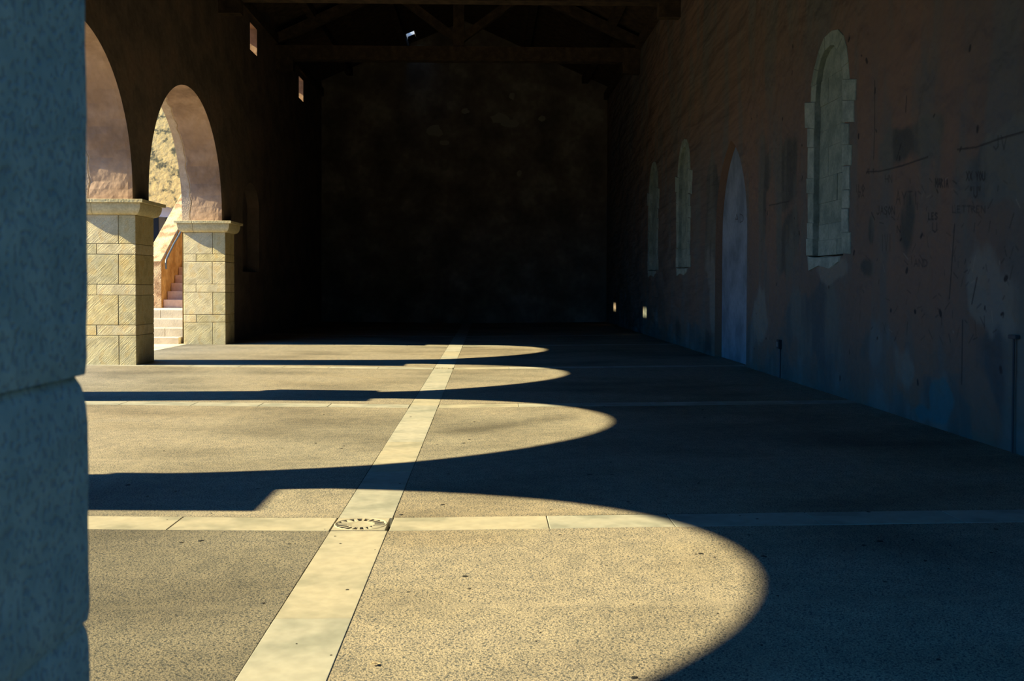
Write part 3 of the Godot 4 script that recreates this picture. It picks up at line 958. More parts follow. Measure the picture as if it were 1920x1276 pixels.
# ------------------------------------------------------------------ right wall
func _wall_right() -> void:
	var w := structure("wall_right", "long brown plaster wall covered with scratches and worn patches", "wall")
	var holes := []
	var door := {"a0": 15.75, "a1": 17.95, "yb": -1.0, "top": pointed(16.85, 1.10, 2.12, 1.52), "n": 30}
	holes.append(door)
	for c in [12.08, 21.0, 24.85]:
		holes.append({"a0": c - 0.62, "a1": c + 0.62, "yb": 1.63, "top": rounded(c, 0.62, 3.15, 1.02), "n": 18})
	var st := new_st()
	wall_face(st, X_RIGHT, Vector3.LEFT, -2.0, D_BACK, WALL_TOP, holes, 0.5)
	var arr := st.commit().surface_get_arrays(0)
	var vs: PackedVector3Array = arr[Mesh.ARRAY_VERTEX]
	var uv := PackedVector2Array()
	for v in vs:
		var d: float = -v.z
		var u := (d + 2.0) / 18.0 * 1638.0 if d < 16.0 else 1638.0 + (d - 16.0) / 19.0 * 410.0
		uv.append(Vector2(u / 2048.0, 1.0 - v.y / 8.0))
	arr[Mesh.ARRAY_TEX_UV] = uv
	arr[Mesh.ARRAY_TEX_UV2] = uv
	var face := ArrayMesh.new()
	face.add_surface_from_arrays(Mesh.PRIMITIVE_TRIANGLES, arr)
	part(w, "plaster_face", face, mats.wall_distemper)
	var rv := new_st()
	reveal(rv, X_RIGHT, X_RIGHT + 0.13, door)
	for i in range(1, holes.size()): reveal(rv, X_RIGHT, X_RIGHT + 0.2, holes[i])
	part(w, "reveals", rv.commit(), mats.reveal_plaster)
	var bk := new_st()
	box(bk, Vector3(X_RIGHT + 0.2, -0.05, -D_BACK), Vector3(X_RIGHT + 0.9, WALL_TOP, 2.0))
	quad(bk, Vector3(X_RIGHT, WALL_TOP, 2.0), Vector3(X_RIGHT + 0.9, WALL_TOP, 2.0), Vector3(X_RIGHT + 0.9, WALL_TOP, -D_BACK), Vector3(X_RIGHT, WALL_TOP, -D_BACK), Vector3.UP)
	quad(bk, Vector3(X_RIGHT, -0.05, 2.0), Vector3(X_RIGHT + 0.3, -0.05, 2.0), Vector3(X_RIGHT + 0.3, WALL_TOP, 2.0), Vector3(X_RIGHT, WALL_TOP, 2.0), Vector3.BACK)
	part(w, "masonry_core", bk.commit(), mats.back_plaster)
	# blocked doorway
	var dr := structure("door_1", "pointed doorway walled up and rendered blue-grey, letters scratched on it", "doorway", Vector3(X_RIGHT, 0, -16.85))
	var pts := []
	for i in 31:
		var a := lerpf(1.06, -1.06, i / 30.0)
		pts.append(Vector2(a, door.top.call(16.85 + a) + 0.02))
	pts.append(Vector2(-1.13, 2.1))
	pts.append(Vector2(-1.13, -0.04))
	pts.append(Vector2(1.13, -0.04))
	pts.append(Vector2(1.13, 2.1))
	part(dr, "infill", prism_x(pts, 0.12, 0.22, 0.003), mats.door_render)
	# letters A D ' scratched into the render
	var let := new_st()
	var cx := 1378.0
	for ch in ["A", "D", "'"]:
		for s in stroke_font[ch]:
			var p1 := hit_x(cx + s[0] * 7.0, 417.0 - s[1] * 16.0, X_RIGHT + 0.12) - dr.position
			var p2 := hit_x(cx + s[2] * 7.0, 417.0 - s[3] * 16.0, X_RIGHT + 0.12) - dr.position
			var side := (p2 - p1).cross(Vector3.RIGHT).normalized() * 0.006
			quad(let, p1 + side + Vector3(-0.002, 0, 0), p2 + side + Vector3(-0.002, 0, 0), p2 - side + Vector3(-0.002, 0, 0), p1 - side + Vector3(-0.002, 0, 0), Vector3.LEFT)
		cx += 9.5
	part(dr, "lettering", let.commit(), mats.dark_plastic)

func _right_windows() -> void:
	# outline read on the largest of the three, then set again for the two farther ones
	var to_wall := func(u: float, v: float) -> Vector2:
		var p := hit_x(1460.0 + u / 2.66, 30.0 + v / 2.66, X_RIGHT)
		return Vector2(-p.z - 12.08, p.y)
	var jambs := [[135, 430, 183, 560], [148, 560, 181, 655], [148, 655, 179, 810], [143, 810, 178, 885], [148, 885, 176, 1030], [147, 1030, 175, 1110], [141, 1110, 174, 1195],
		[322, 315, 388, 420], [322, 420, 378, 530], [320, 535, 353, 640], [320, 640, 366, 745], [320, 748, 357, 865], [320, 865, 355, 960], [319, 960, 350, 1078], [318, 1078, 362, 1185]]
	var arch_o := [[160, 430], [163, 350], [178, 265], [200, 180], [230, 105], [265, 72], [300, 66], [325, 95], [341, 150], [350, 230], [355, 315]]
	var arch_i := [[183, 430], [189, 340], [198, 270], [212, 215], [232, 170], [258, 145], [277, 145], [294, 168], [308, 205], [317, 255], [322, 315]]
	var fill := [1190, 1112, 1030, 920, 790, 640, 550, 420, 290, 150]
	var labels := ["tall walled-up window with stepped pale jamb stones and a gouged sill", "walled-up round-headed window between the pointed doorway and the darker window", "dim walled-up window closest to the end wall"]
	var centres := [12.08, 21.0, 24.85]
	for k in 3:
		var w := structure("window_%d" % (k + 1), labels[k], "window", Vector3(X_RIGHT, 0, -centres[k]))
		for j in jambs:
			var q := []
			for e in [[0, 1], [2, 1], [2, 3], [0, 3]]:
				q.append(to_wall.call(j[e[0]], j[e[1]]) + Vector2(rng.randf_range(-0.012, 0.012), rng.randf_range(-0.004, 0.004)))
			# a ragged outer edge
			part(w, "jamb_stone", prism_x(q, -0.012 + rng.randf_range(-0.006, 0.004), 0.1, 0.008), mats["window_stone_%d" % (rng.randi() % 2)])
		for i in arch_o.size() - 1:
			var q := [to_wall.call(arch_o[i][0], arch_o[i][1]), to_wall.call(arch_o[i + 1][0], arch_o[i + 1][1]), to_wall.call(arch_i[i + 1][0], arch_i[i + 1][1]), to_wall.call(arch_i[i][0], arch_i[i][1])]
			part(w, "voussoir", prism_x(q, -0.006 + rng.randf_range(-0.004, 0.004), 0.1, 0.006), mats["window_stone_%d" % (1 + rng.randi() % 2)])
		for i in fill.size() - 1:
			var y0: Vector2 = to_wall.call(250, fill[i])
			var y1: Vector2 = to_wall.call(250, fill[i + 1])
			var l: Vector2 = to_wall.call(170, fill[i])
			var r: Vector2 = to_wall.call(328, fill[i])
			var sp := [l.x, r.x]
			if i % 3 == 0: sp = [l.x, lerpf(l.x, r.x, 0.62), r.x]
			elif i % 3 == 1: sp = [l.x, lerpf(l.x, r.x, 0.35), r.x]
			for s in sp.size() - 1:
				var a: float = sp[s]
				var b: float = sp[s + 1]
				var hh: float = y1.y
				if i == fill.size() - 2: hh = minf(hh, 4.08)
				var nar := 0.22 if i == fill.size() - 2 else 0.0
				var q := [Vector2(a, y0.y), Vector2(b, y0.y), Vector2(b + nar * signf(a - b), hh), Vector2(a + nar * signf(b - a), hh)]
				part(w, "infill_stone", prism_x(q, 0.06 + rng.randf_range(-0.006, 0.006), 0.19, 0.006), mats["window_stone_%d" % (2 if i > 1 else 1)])
		# broken plaster rock under the sill
		var rock := []
		for e in [[145, 1197], [180, 1203], [230, 1197], [312, 1196], [305, 1225], [260, 1262], [200, 1248], [150, 1272]]:
			rock.append(to_wall.call(e[0], e[1]))
		part(w, "broken_sill", prism_x(rock, -0.015, 0.08, 0.03), mats.window_stone_0)

# ------------------------------------------------------------------ end walls
func _wall_back_front() -> void:
	var w := structure("wall_back", "dark end wall of the hall under the gable", "wall")
	var st := new_st()
	var z := -D_BACK
	box(st, Vector3(-6.3, -0.05, z - 0.6), Vector3(X_RIGHT + 0.9, WALL_TOP, z))
	# gable
	for f in [[z, Vector3.BACK], [z - 0.6, Vector3.FORWARD]]:
		tri(st, Vector3(-6.3, WALL_TOP, f[0]), Vector3(X_RIGHT + 0.9, WALL_TOP, f[0]), Vector3(-0.77, 10.0, f[0]), f[1])
	part(w, "masonry", st.commit(), mats.back_plaster)
	# patches of bare rough stone
	for q in [[815, 245, 20, 14], [832, 268, 12, 6], [938, 222, 26, 14], [960, 180, 7, 9], [872, 208, 10, 6], [955, 232, 20, 10], [1016, 222, 8, 8], [973, 325, 6, 7]]:
		var c := hit_z(q[0], q[1], z)
		var ps := new_st()
		var n := 11
		var ring := []
		for i in n:
			var a := TAU * i / n
			var rr := rng.randf_range(0.6, 1.05)
			ring.append(Vector3(c.x + cos(a) * rr * q[2] * 0.0165, c.y + sin(a) * rr * q[3] * 0.0165, z + 0.015))
		for i in n:
			tri(ps, c + Vector3(0, 0, 0.03), ring[i], ring[(i + 1) % n], Vector3.BACK)
			quad(ps, ring[i], ring[(i + 1) % n], ring[(i + 1) % n] - Vector3(0, 0, 0.03), ring[i] - Vector3(0, 0, 0.03), ring[i] - c)
		part(w, "bare_stone_patch", ps.commit(), mats.bare_stone)

	# entrance wall: the camera stands in its opening; only the jamb shows
	var f := structure("wall_front", "entrance wall with rough limestone jamb blocks, bluish shade put in their colour", "wall")
	var zf := -1.19
	var zb := -0.45
	var xj := -0.45
	var b := new_st()
	box(b, Vector3(X_PIER + 0.02, -0.05, zf + 0.01), Vector3(xj - 0.35, 4.2, zb))
	box(b, Vector3(2.7, -0.05, zf + 0.01), Vector3(X_RIGHT, 4.2, zb))
	box(b, Vector3(X_WALL, 4.2, zf + 0.01), Vector3(X_RIGHT, WALL_TOP, zb))
	for g in [[zf + 0.01, Vector3.FORWARD], [zb, Vector3.BACK]]:
		tri(b, Vector3(-6.3, WALL_TOP, g[0]), Vector3(X_RIGHT + 0.9, WALL_TOP, g[0]), Vector3(-0.77, 10.0, g[0]), g[1])
	part(f, "masonry", b.commit(), mats.back_plaster)
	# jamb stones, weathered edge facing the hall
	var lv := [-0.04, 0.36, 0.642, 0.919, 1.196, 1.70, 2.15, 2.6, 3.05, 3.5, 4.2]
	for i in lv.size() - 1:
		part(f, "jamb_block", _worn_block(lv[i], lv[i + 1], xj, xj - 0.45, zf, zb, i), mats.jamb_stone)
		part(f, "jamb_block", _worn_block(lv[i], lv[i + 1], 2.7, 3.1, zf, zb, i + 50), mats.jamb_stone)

# a jamb block whose hall-side arris is worn round and wavers
func _worn_block(y0: float, y1: float, x: float, x_in: float, zf: float, zb: float, sd: int) -> ArrayMesh:
	var nz := fnl(500 + sd, 1.0, 3)
	var sg := signf(x - x_in)
	var rows := []
	var n := 26
	for i in n + 1:
		var y := lerpf(y0 + 0.001, y1 - 0.001, float(i) / n)
		var e := minf(y - y0, y1 - y)
		var worn := 0.003 * exp(-e / 0.006) + (0.012 if sd == 3 else 0.006) * exp(-(y1 - y) / 0.020)      # arris lost at the joints
		var wob := nz.get_noise_1d(y * 6.0) * 0.005 + nz.get_noise_1d(y * 38.0) * 0.0018
		var row := []
		var r := 0.012
		row.append(Vector3(x_in, y, zb))
		row.append(Vector3(x, y, zb))
		for k in 6:
			var zz := lerpf(zb, zf + r, (k + 1) / 6.0)
			row.append(Vector3(x - sg * (worn * 0.6 + nz.get_noise_2d(zz * 9.0, y * 9.0) * 0.002), y, zz + (wob + worn if k == 5 else 0.0)))
		for k in 4:
			var a := PI * 0.5 * (k + 1) / 4.0
			row.append(Vector3(x - sg * (r * (1.0 - cos(a)) + worn * 0.6), y, zf + r - r * sin(a) + wob + worn))
		row.append(Vector3(x_in, y, zf + wob))
		rows.append(row)
	var st := new_st()
	var c := Vector3((x + x_in) * 0.5, (y0 + y1) * 0.5, (zf + zb) * 0.5)
	for i in n:
		for k in rows[0].size() - 1:
			var a: Vector3 = rows[i][k]
			var d: Vector3 = rows[i][k + 1]
			var m := (a + d) * 0.5
			quad(st, a, d, rows[i + 1][k + 1], rows[i + 1][k], Vector3(m.x - c.x, 0, m.z - c.z))
	for e in [0, n]:
		for k in rows[0].size() - 1:
			tri(st, rows[e][k], rows[e][k + 1], Vector3(c.x, rows[e][0].y, c.z), Vector3.DOWN if e == 0 else Vector3.UP)
	return st.commit()

# ------------------------------------------------------------------ roof
func _ceiling() -> void:
	var c := structure("ceiling", "dark boarded pitched roof over the hall", "ceiling")
	var ridge := Vector2(-0.77, 9.95)
	var el := Vector2(-6.42, 7.60)
	var er := Vector2(X_RIGHT + 1.2, 7.30)
	var th := 0.16
	# the courtyard slope leaves a small glazed gap near the end wall
	var sky_a := hit_roof(760, 64.5, el, ridge)
	var sky_b := hit_roof(781, 72, el, ridge)
	var t0 := (sky_a.x - el.x) / (ridge.x - el.x)
	var t1 := (sky_b.x - el.x) / (ridge.x - el.x)
	var za := sky_a.z
	var zb := sky_b.z
	var strip := func(a: Vector2, b: Vector2, z0: float, z1: float) -> void:
		var st := new_st()
		var n := Vector3(-(b - a).y, (b - a).x, 0).normalized()
		if n.y < 0: n = -n
		var p := [Vector3(a.x, a.y, z0), Vector3(b.x, b.y, z0), Vector3(b.x, b.y, z1), Vector3(a.x, a.y, z1)]
		var q := []
		for v in p: q.append(v + n * th)
		quad(st, p[0], p[1], p[2], p[3], -n)
		quad(st, q[0], q[1], q[2], q[3], n)
		var cen: Vector3 = (p[0] + p[2]) * 0.5
		for i in 4:
			quad(st, p[i], p[(i + 1) % 4], q[(i + 1) % 4], q[i], (p[i] + p[(i + 1) % 4]) * 0.5 - cen)
		part(c, "roof_panel", st.commit(), mats.dark_wood)
	var at := func(t: float) -> Vector2: return el.lerp(ridge, t)
	strip.call(at.call(0.0), at.call(1.0), 0.6, za)
	strip.call(at.call(0.0), at.call(t0), za, zb)
	strip.call(at.call(t1), at.call(1.0), za, zb)
	strip.call(at.call(0.0), at.call(1.0), zb, -D_BACK - 0.7)
	strip.call(er, ridge, 0.6, -D_BACK - 0.7)
	var g := structure("window_5", "tiny skylight of glass set in the dark roof", "skylight", (sky_a + sky_b) * 0.5)
	var gs := new_st()
	var up := Vector3(0, 0.32, 0)
	var o := (sky_a + sky_b) * 0.5
	var y0: float = at.call(t0).y
	var y1: float = at.call(t1).y
	quad(gs, Vector3(sky_a.x, y0, za) + up - o, Vector3(sky_b.x, y1, za) + up - o, Vector3(sky_b.x, y1, zb) + up - o, Vector3(sky_a.x, y0, zb) + up - o, Vector3.DOWN)
	part(g, "pane", gs.commit(), mats.roof_glass)

	var lining := new_st()
	var cor := [Vector3(sky_a.x, y0, za), Vector3(sky_b.x, y1, za), Vector3(sky_b.x, y1, zb), Vector3(sky_a.x, y0, zb)]
	var mid_o := (sky_a + sky_b) * 0.5
	for i in 4:
		var p: Vector3 = cor[i]
		var q: Vector3 = cor[(i + 1) % 4]
		var inw := (mid_o - (p + q) * 0.5) * Vector3(1, 0, 1)
		var lift := Vector3(0, 0.34, 0)
		quad(lining, p - o, q - o, q + lift - o, p + lift - o, inw)
		var ow := -inw.normalized() * 0.04
		quad(lining, p + ow - o, q + ow - o, q + ow + lift - o, p + ow + lift - o, ow)
		quad(lining, p + lift - o, q + lift - o, q + ow + lift - o, p + ow + lift - o, Vector3.UP)
	part(g, "added_sun_curb", lining.commit(), mats.white_paint)  # added upstand above the roof blocks the sun; white inside brightens the opening

	# trusses: tie beam, king post, struts, rafters
	for d in [4.4, 10.1, 15.8, 21.5, 27.2]:
		var t := structure("roof_truss", "dark timber roof truss with tie beam and king post", "roof truss", Vector3(0, 0, -d))
		t.set_meta("group", "roof trusses")
		var tb := new_st()
		box(tb, Vector3(X_WALL - 0.2, 7.07, -0.16), Vector3(X_RIGHT + 0.2, 7.43, 0.16))
		part(t, "tie_beam", tb.commit(), mats.dark_wood)
		var kp := new_st()
		box(kp, Vector3(-0.91, 7.43, -0.13), Vector3(-0.63, 9.9, 0.13))
		part(t, "king_post", kp.commit(), mats.dark_wood)
		for s in [-1.0, 1.0]:
			var e := -5.6 if s < 0 else 4.0
			part(t, "strut", _timber(Vector3(-0.77, 7.60, 0), Vector3(-0.77 + s * 1.9, 9.0, 0), 0.2), mats.dark_wood)
			part(t, "rafter", _timber(Vector3(e, 7.55, 0), Vector3(-0.77, 9.78, 0), 0.24), mats.dark_wood)
			var br := new_st()
			box(br, Vector3((X_WALL if s < 0 else X_RIGHT - 0.45), 6.78, -0.13), Vector3((X_WALL + 0.45 if s < 0 else X_RIGHT), 7.07, 0.13))
			part(t, "corbel", br.commit(), mats.dark_wood)
	for s in 2:
		for q in [0.33, 0.66]:
			var p: Vector2 = (el if s == 0 else er).lerp(ridge, q)
			var st := new_st()
			box(st, Vector3(p.x - 0.1, p.y - 0.24, -D_BACK), Vector3(p.x + 0.1, p.y - 0.02, 0.4))
			part(c, "purlin", st.commit(), mats.dark_wood)
	var wp := new_st()
	box(wp, Vector3(X_RIGHT - 0.12, 7.40, -D_BACK), Vector3(X_RIGHT + 0.2, 7.62, -1.2))
	part(c, "wall_plate", wp.commit(), mats.dark_wood)
	var wl := new_st()
	box(wl, Vector3(X_WALL - 0.2, 7.45, -D_BACK), Vector3(X_WALL + 0.08, 7.70, -1.2))
	part(c, "wall_plate", wl.commit(), mats.dark_wood)

func hit_roof(px: float, py: float, el: Vector2, ridge: Vector2) -> Vector3:
	var n := Vector3(-(ridge.y - el.y), ridge.x - el.x, 0)
	var r := ray(px, py)
	return CAM + r * ((Vector3(el.x, el.y, 0) - CAM).dot(n) / r.dot(n))

func _timber(a: Vector3, b: Vector3, s: float) -> ArrayMesh:
	var st := new_st()
	var t := (b - a).normalized()
	var u := t.cross(Vector3.BACK).normalized() * s * 0.5
	var w := Vector3.BACK * s * 0.5
	var c := [a - u - w, a + u - w, a + u + w, a - u + w, b - u - w, b + u - w, b + u + w, b - u + w]
	for i in 4:
		var k := (i + 1) % 4
		quad(st, c[i], c[k], c[k + 4], c[i + 4], (c[i] + c[k]) * 0.5 - a)
	quad(st, c[0], c[1], c[2], c[3], -t)
	quad(st, c[4], c[5], c[6], c[7], t)
	return st.commit()

# ------------------------------------------------------------------ courtyard, stair and house beyond the arches
func _courtyard() -> void:
	var g := structure("ground", "courtyard paving beyond the arcade, pale along the piers", "paving")
	var st := new_st()
	box(st, Vector3(-60, -0.3, -60), Vector3(-7.7, 0.045, 40))
	box(st, Vector3(-7.7, -0.3, 3.0), Vector3(40, 0.0, 40))
	part(g, "yard", st.commit(), mats.yard_tarmac)
	for i in 24:
		var l := 1.5
		part(g, "paving_slab", block_mesh(Vector3(1.54, 0.1, l - 0.004), 0.003, 0.0006, i % 4), mats.court_stone, Vector3(-6.925, 0.003, 2.0 - l * (i + 0.5)))
	var ly := 0.005
	# broad lower steps
	var s := thing("stone_stair", "flight of pale stone steps rising beyond the arcade", "stairs", Vector3(-7.0, ly, -21))
	var x1 := -6.33
	var rise := 0.181
	for i in 4:
		var z0 := -21.45 - 0.30 * i
		var depth := 0.30 if i < 3 else 1.9
		var cuts := [-10.2, -8.6, -7.05 + 0.35 * (i % 2), x1]
		if i == 3: cuts = [-10.2, -8.6, -7.485, -6.98, x1]
		for k in cuts.size() - 1:
			var a: float = cuts[k]
			var b: float = cuts[k + 1]
			if i == 3: depth = 1.63 if b < -7.4 else 1.78
			part(s, "step", block_mesh(Vector3(b - a - 0.003, rise * (i + 1), depth + 0.03), 0.010, 0.002, i * 3 + k), mats.step_stone, Vector3((a + b) * 0.5, rise * (i + 1) * 0.5, z0 - depth * 0.5 - 0.015) - Vector3(-7.0, 0, -21))
	# narrower upper flight between parapet and wall
	var xp := -7.49
	var base := rise * 4
	for i in 10:
		var z0 := -24.15 - 0.30 * i
		var top := base + 0.19 * (i + 1)
		part(s, "step", block_mesh(Vector3(x1 - xp - 0.01, top, 0.33 if i < 9 else 2.4), 0.010, 0.002, 40 + i), mats.bounce_tint_step_stone, Vector3((x1 + xp) * 0.5 + 0.005, top * 0.5, z0 - (0.165 if i < 9 else 1.2)) - Vector3(-7.0, 0, -21))
	# parapet: raked top, its stair side coloured orange with bounced light put in
	var pz := -24.05
	var bz := -27.3
	var y_a := ly + base + 1.07
	var y_b := y_a + (pz - bz) * 0.60
	var xo := xp - 0.42
	var p := thing("stair_parapet", "raked parapet wall with rough sunlit coping beside the stone steps", "parapet", Vector3(xp - 0.21, ly, pz))
	var ps := new_st()
	var o := p.position
	var n := 14
	var nz := fnl(600, 2.0, 3)
	for i in n:
		var za := lerpf(pz, bz, float(i) / n)
		var zb := lerpf(pz, bz, float(i + 1) / n)
		var ya := lerpf(y_a, y_b, float(i) / n) + nz.get_noise_1d(i * 1.0) * 0.012
		var yb := lerpf(y_a, y_b, float(i + 1) / n) + nz.get_noise_1d(i + 1.0) * 0.012
		quad(ps, Vector3(xp - 0.02, ya, za) - o, Vector3(xo + 0.02, ya, za) - o, Vector3(xo + 0.02, yb, zb) - o, Vector3(xp - 0.02, yb, zb) - o, Vector3.UP)
		for e in [[xp, -0.02, Vector3.RIGHT], [xo, 0.02, Vector3.LEFT]]:
			quad(ps, Vector3(e[0] + e[1], ya, za) - o, Vector3(e[0] + e[1], yb, zb) - o, Vector3(e[0], yb - 0.02, zb) - o, Vector3(e[0], ya - 0.02, za) - o, e[2])
		quad(ps, Vector3(xo, ya - 0.02, za) - o, Vector3(xo, yb - 0.02, zb) - o, Vector3(xo, 0.0, zb) - o, Vector3(xo, 0.0, za) - o, Vector3.LEFT)
	quad(ps, Vector3(xo, 0, pz) - o, Vector3(xp - 0.002, 0, pz) - o, Vector3(xp - 0.002, y_a, pz) - o, Vector3(xo, y_a, pz) - o, Vector3.BACK)
	quad(ps, Vector3(xo, 0, bz) - o, Vector3(xp, 0, bz) - o, Vector3(xp, y_b, bz) - o, Vector3(xo, y_b, bz) - o, Vector3.FORWARD)
	part(p, "raked_body", ps.commit(), mats.parapet_render)
	var pf := new_st()
	quad(pf, Vector3(xp, 0.0, pz) - o, Vector3(xp, 0.0, bz) - o, Vector3(xp, y_b - 0.02, bz) - o, Vector3(xp, y_a - 0.02, pz) - o, Vector3.RIGHT)
	part(p, "inner_face", pf.commit(), mats.bounce_ochre_render)
	# handrail on the ochre side
	var xr := xp + 0.08
	var h := thing("handrail", "grey metal handrail with curled end fixed along the stair parapet", "handrail", Vector3(xr, 1.6, -24.0))
	var rp := []
	for q in [[311.5, 504], [310.8, 494], [311.5, 487], [314.5, 480], [319.5, 470], [326, 457], [333, 445], [341, 430], [352, 409]]:
		rp.append(hit_x(q[0], q[1], xr) - h.position)
	var rs := new_st()
	tube(rs, rp, 0.022, 10)
	part(h, "rail", rs.commit(), mats.iron)
	for q in [[317, 475], [338, 435.5]]:
		var a := hit_x(q[0], q[1], xr) - h.position
		var bs := new_st()
		var arc := []
		for i in 7:
			var th := PI * i / 6.0
			arc.append(a + Vector3(-0.04 + 0.04 * cos(th), -0.10 * sin(th), -0.02 * i / 6.0))
		tube(bs, arc, 0.010, 8)
		var bk := part(h, "bracket", bs.commit(), mats.iron)
		part(bk, "fixing_plate", block_mesh(Vector3(0.008, 0.05, 0.05), 0.002, 0.0002, 9), mats.iron, arc[6] + Vector3(0.005, 0, 0))
	# house: rendered wall facing the hall's entrance side, open passage under it
	var hz := -29.5
	var b := structure("building_wall", "sunlit ochre house wall with mould stains above a shaded passage", "house", Vector3(-9, 0, hz))
	var hs := new_st()
	var ho := b.position
	var xa := -16.0
	var e1 := hit_z(281, 379, hz)
	var e2 := hit_z(320, 389, hz)
	var sl := (e2.y - e1.y) / (e2.x - e1.x)
	var xs := [xa, -11.2, e1.x, e2.x, -6.31]
	var yb2 := [e1.y, e1.y + 0.2, e1.y, e2.y, e2.y + sl * (-6.31 - e2.x)]
	for i in 4:
		quad(hs, Vector3(xs[i], yb2[i], hz) - ho, Vector3(xs[i + 1], yb2[i + 1], hz) - ho, Vector3(xs[i + 1], 6.9, hz) - ho, Vector3(xs[i], 6.9, hz) - ho, Vector3.BACK)
		quad(hs, Vector3(xs[i], yb2[i], hz) - ho, Vector3(xs[i + 1], yb2[i + 1], hz) - ho, Vector3(xs[i + 1], yb2[i + 1], hz - 0.5) - ho, Vector3(xs[i], yb2[i], hz - 0.5) - ho, Vector3.DOWN)
	quad(hs, Vector3(xa, 0, hz) - ho, Vector3(-11.2, 0, hz) - ho, Vector3(-11.2, 4.2, hz) - ho, Vector3(xa, 4.2, hz) - ho, Vector3.BACK)
	part(b, "render_face", hs.commit(), mats.house_render)
	var pas := new_st()
	quad(pas, Vector3(xa, 4.4, hz - 0.5) - ho, Vector3(-6.31, 4.4, hz - 0.5) - ho, Vector3(-6.31, 4.4, hz - 4) - ho, Vector3(xa, 4.4, hz - 4) - ho, Vector3.DOWN)
	quad(pas, Vector3(xa, 4.4, hz - 0.5) - ho, Vector3(-6.31, 4.4, hz - 0.5) - ho, Vector3(-6.31, 3.0, hz - 0.5) - ho, Vector3(xa, 3.6, hz - 0.5) - ho, Vector3.FORWARD)
	quad(pas, Vector3(xa, 0, hz - 4) - ho, Vector3(-6.31, 0, hz - 4) - ho, Vector3(-6.31, 4.4, hz - 4) - ho, Vector3(xa, 4.4, hz - 4) - ho, Vector3.BACK)
	quad(pas, Vector3(xa, 0, hz) - ho, Vector3(xa, 0, hz - 4) - ho, Vector3(xa, 6.9, hz - 4) - ho, Vector3(xa, 6.9, hz) - ho, Vector3.LEFT)
	quad(pas, Vector3(xa, 6.9, hz) - ho, Vector3(-6.31, 6.9, hz) - ho, Vector3(-6.31, 6.9, hz - 4) - ho, Vector3(xa, 6.9, hz - 4) - ho, Vector3.UP)
	part(b, "passage_shell", pas.commit(), mats.white_paint)
	for q in [[288, 296, "panel_blue"], [311, 319, "panel_blue"]]:  # two narrow blue boxes at the back of the passage
		var a0 := hit_z(q[0], 460, hz - 3.9)
		var a1 := hit_z(q[1], 395, hz - 3.9)
		var ds := new_st()
		box(ds, Vector3(a0.x, 1.0, hz - 3.98) - ho, Vector3(a1.x, 4.2, hz - 3.9) - ho)
		part(b, "blue_panel", ds.commit(), mats[q[2]])

# ------------------------------------------------------------------ small things
func drain_cover(label: String, zc: float) -> void:
	var half := BAND * 0.5 - 0.010
	var d := thing("drain_cover", label, "drain", Vector3((CH_L + CH_R) * 0.5 - 0.008, 0.0, zc), "stone drain covers in the gutter")
	var r_out := 0.132
	var r_in := 0.074
	var n := 18
	var st := new_st()
	var m := 80
	var sq := func(a: float) -> Vector3:
		var c := Vector2(cos(a), sin(a))
		var k := half / maxf(absf(c.x), absf(c.y))
		return Vector3(c.x * k, 0, c.y * k)
	for i in m:
		var a1 := TAU * i / m
		var a2 := TAU * (i + 1) / m
		var c1 := Vector3(cos(a1), 0, sin(a1))
		var c2 := Vector3(cos(a2), 0, sin(a2))
		var lip := Vector3(0, 0.003, 0)
		quad(st, sq.call(a1), sq.call(a2), c2 * (r_out + 0.012), c1 * (r_out + 0.012), Vector3.UP)
		quad(st, c1 * (r_out + 0.012), c2 * (r_out + 0.012), c2 * (r_out + 0.006) + lip, c1 * (r_out + 0.006) + lip, Vector3.UP)
		quad(st, c1 * (r_out + 0.006) + lip, c2 * (r_out + 0.006) + lip, c2 * r_out, c1 * r_out, Vector3.UP)
		quad(st, c1 * r_out, c2 * r_out, c2 * r_out - Vector3(0, 0.035, 0), c1 * r_out - Vector3(0, 0.035, 0), -c1)
		quad(st, sq.call(a1), sq.call(a2), sq.call(a2) - Vector3(0, 0.05, 0), sq.call(a1) - Vector3(0, 0.05, 0), c1)
	part(d, "frame", st.commit(), mats.slab_stone_2)
	var ce := new_st()
	for i in m:
		var a1 := TAU * i / m
		var a2 := TAU * (i + 1) / m
		var c1 := Vector3(cos(a1), 0, sin(a1))
		var c2 := Vector3(cos(a2), 0, sin(a2))
		tri(ce, Vector3(0, -0.006, 0), c1 * 0.05 - Vector3(0, 0.004, 0), c2 * 0.05 - Vector3(0, 0.004, 0), Vector3.UP)
		quad(ce, c1 * 0.05 - Vector3(0, 0.004, 0), c2 * 0.05 - Vector3(0, 0.004, 0), c2 * r_in, c1 * r_in, Vector3.UP)
		quad(ce, c1 * r_in, c2 * r_in, c2 * r_in - Vector3(0, 0.035, 0), c1 * r_in - Vector3(0, 0.035, 0), c1)
	part(d, "centre", ce.commit(), mats.slab_stone_2)
	for i in n:
		var a := TAU * (i + 0.5) / n
		var w := TAU / n * 0.17
		var sp := new_st()
		var pts := []
		for q in [[r_in - 0.002, -w * 1.15], [r_out + 0.002, -w], [r_out + 0.002, w], [r_in - 0.002, w * 1.15]]:
			pts.append(Vector3(cos(a + q[1]), 0, sin(a + q[1])) * q[0])
		quad(sp, pts[0], pts[1], pts[2], pts[3], Vector3.UP)
		var c: Vector3 = (pts[0] + pts[2]) * 0.5
		for k in [0, 2]:
			quad(sp, pts[k], pts[k + 1], pts[k + 1] - Vector3(0, 0.035, 0), pts[k] - Vector3(0, 0.035, 0), (pts[k] + pts[k + 1]) * 0.5 - c)
		part(d, "rib", sp.commit(), mats.slab_stone_2)

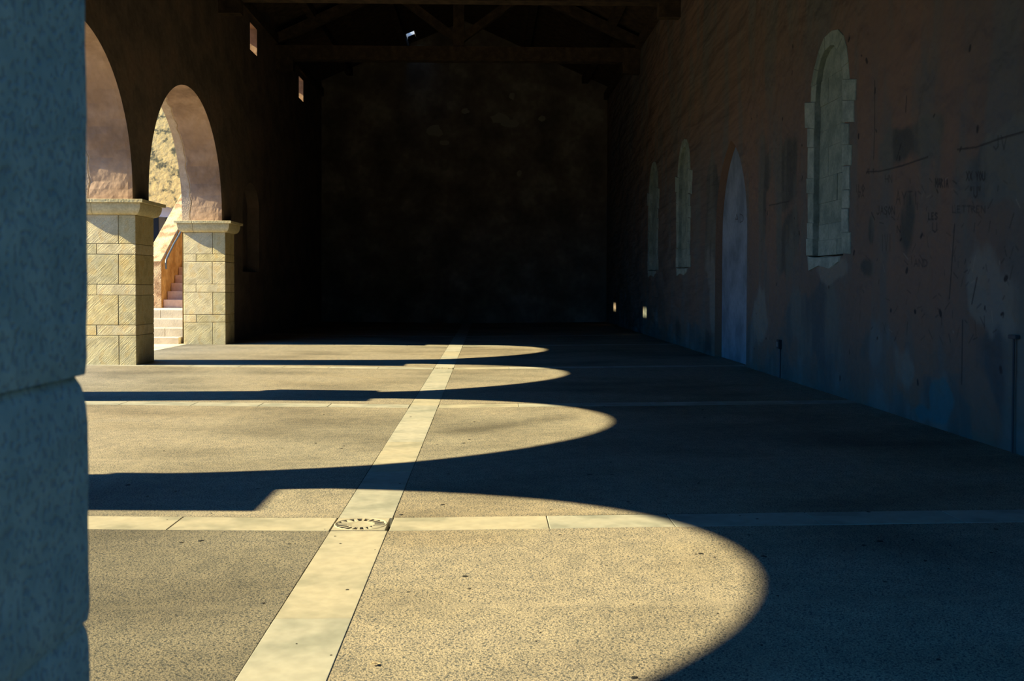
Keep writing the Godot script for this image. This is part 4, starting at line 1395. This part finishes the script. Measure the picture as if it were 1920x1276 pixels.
func _small_things() -> void:
	drain_cover("round slotted stone drain cover set where gutter meets the first cross band", -(5.768 - BAND * 0.5))
	drain_cover("small far drain cover in the gutter beside the free-standing pier", -(15.847 + BAND * 0.5))
	# socket box with its conduit on the long wall
	var a := hit_x(1464, 645, X_RIGHT)
	var s := thing("wall_socket", "small dark outlet box with conduit low on the brown wall", "socket", a)
	part(s, "box", block_mesh(Vector3(0.05, 0.12, 0.10), 0.006, 0.0005, 3), mats.dark_plastic, Vector3(-0.02, 0, 0))
	part(s, "cover", block_mesh(Vector3(0.012, 0.07, 0.07), 0.003, 0.0002, 4), mats.iron, Vector3(-0.05, 0, 0))
	var cs := new_st()
	tube(cs, [Vector3(-0.012, -0.05, 0), Vector3(-0.012, -0.22, 0.004), Vector3(-0.012, floor_y(X_RIGHT) - a.y, 0)], 0.010, 8)
	part(s, "conduit", cs.commit(), mats.conduit_grey)
	# iron bar against the wall near the entrance
	var ib := hit_x(1906, 634, X_RIGHT)
	var ip := thing("iron_bar", "rusty upright iron bar with flat cap fixed to the brown wall", "bar", Vector3(X_RIGHT - 0.02, floor_y(X_RIGHT), ib.z))
	var it := new_st()
	tube(it, [Vector3(0, 0, 0), Vector3(0, ib.y * 0.5, 0), Vector3(0, ib.y - 0.05, 0)], 0.009, 8)
	part(ip, "shaft", it.commit(), mats.rust)
	part(ip, "cap", block_mesh(Vector3(0.04, 0.03, 0.11), 0.005, 0.0005, 6), mats.rust, Vector3(0, ib.y - 0.04, 0))
	# dry leaf on the asphalt
	var lp := hit_floor(704, 1246)
	var lf := thing("dry_leaf", "curled pale dry leaf lying on asphalt beside the gutter", "leaf", lp)
	var ls := new_st()
	var rows := []
	for i in 9:
		var t := i / 8.0
		var wd := 0.016 * sin(PI * pow(t, 0.8)) + 0.001
		var r := []
		for k in 5:
			var u := k / 2.0 - 1.0
			r.append(Vector3((t - 0.5) * 0.06, 0.004 + 0.008 * u * u + 0.006 * sin(t * 5.0), u * wd))
		rows.append(r)
	for i in 8:
		for k in 4:
			quad(ls, rows[i][k], rows[i][k + 1], rows[i + 1][k + 1], rows[i + 1][k], Vector3.UP)
	part(lf, "blade", ls.commit(), mats.dry_leaf, Vector3.ZERO, Vector3(0, 0.3, 0)).scale = Vector3.ONE * 0.6
	var sts := new_st()
	tube(sts, [Vector3(-0.028, 0.005, 0), Vector3(-0.04, 0.004, 0.006), Vector3(-0.05, 0.001, 0.016)], 0.0012, 6)
	part(lf, "stalk", sts.commit(), mats.dry_leaf, Vector3.ZERO, Vector3(0, 0.3, 0)).scale = Vector3.ONE * 0.6
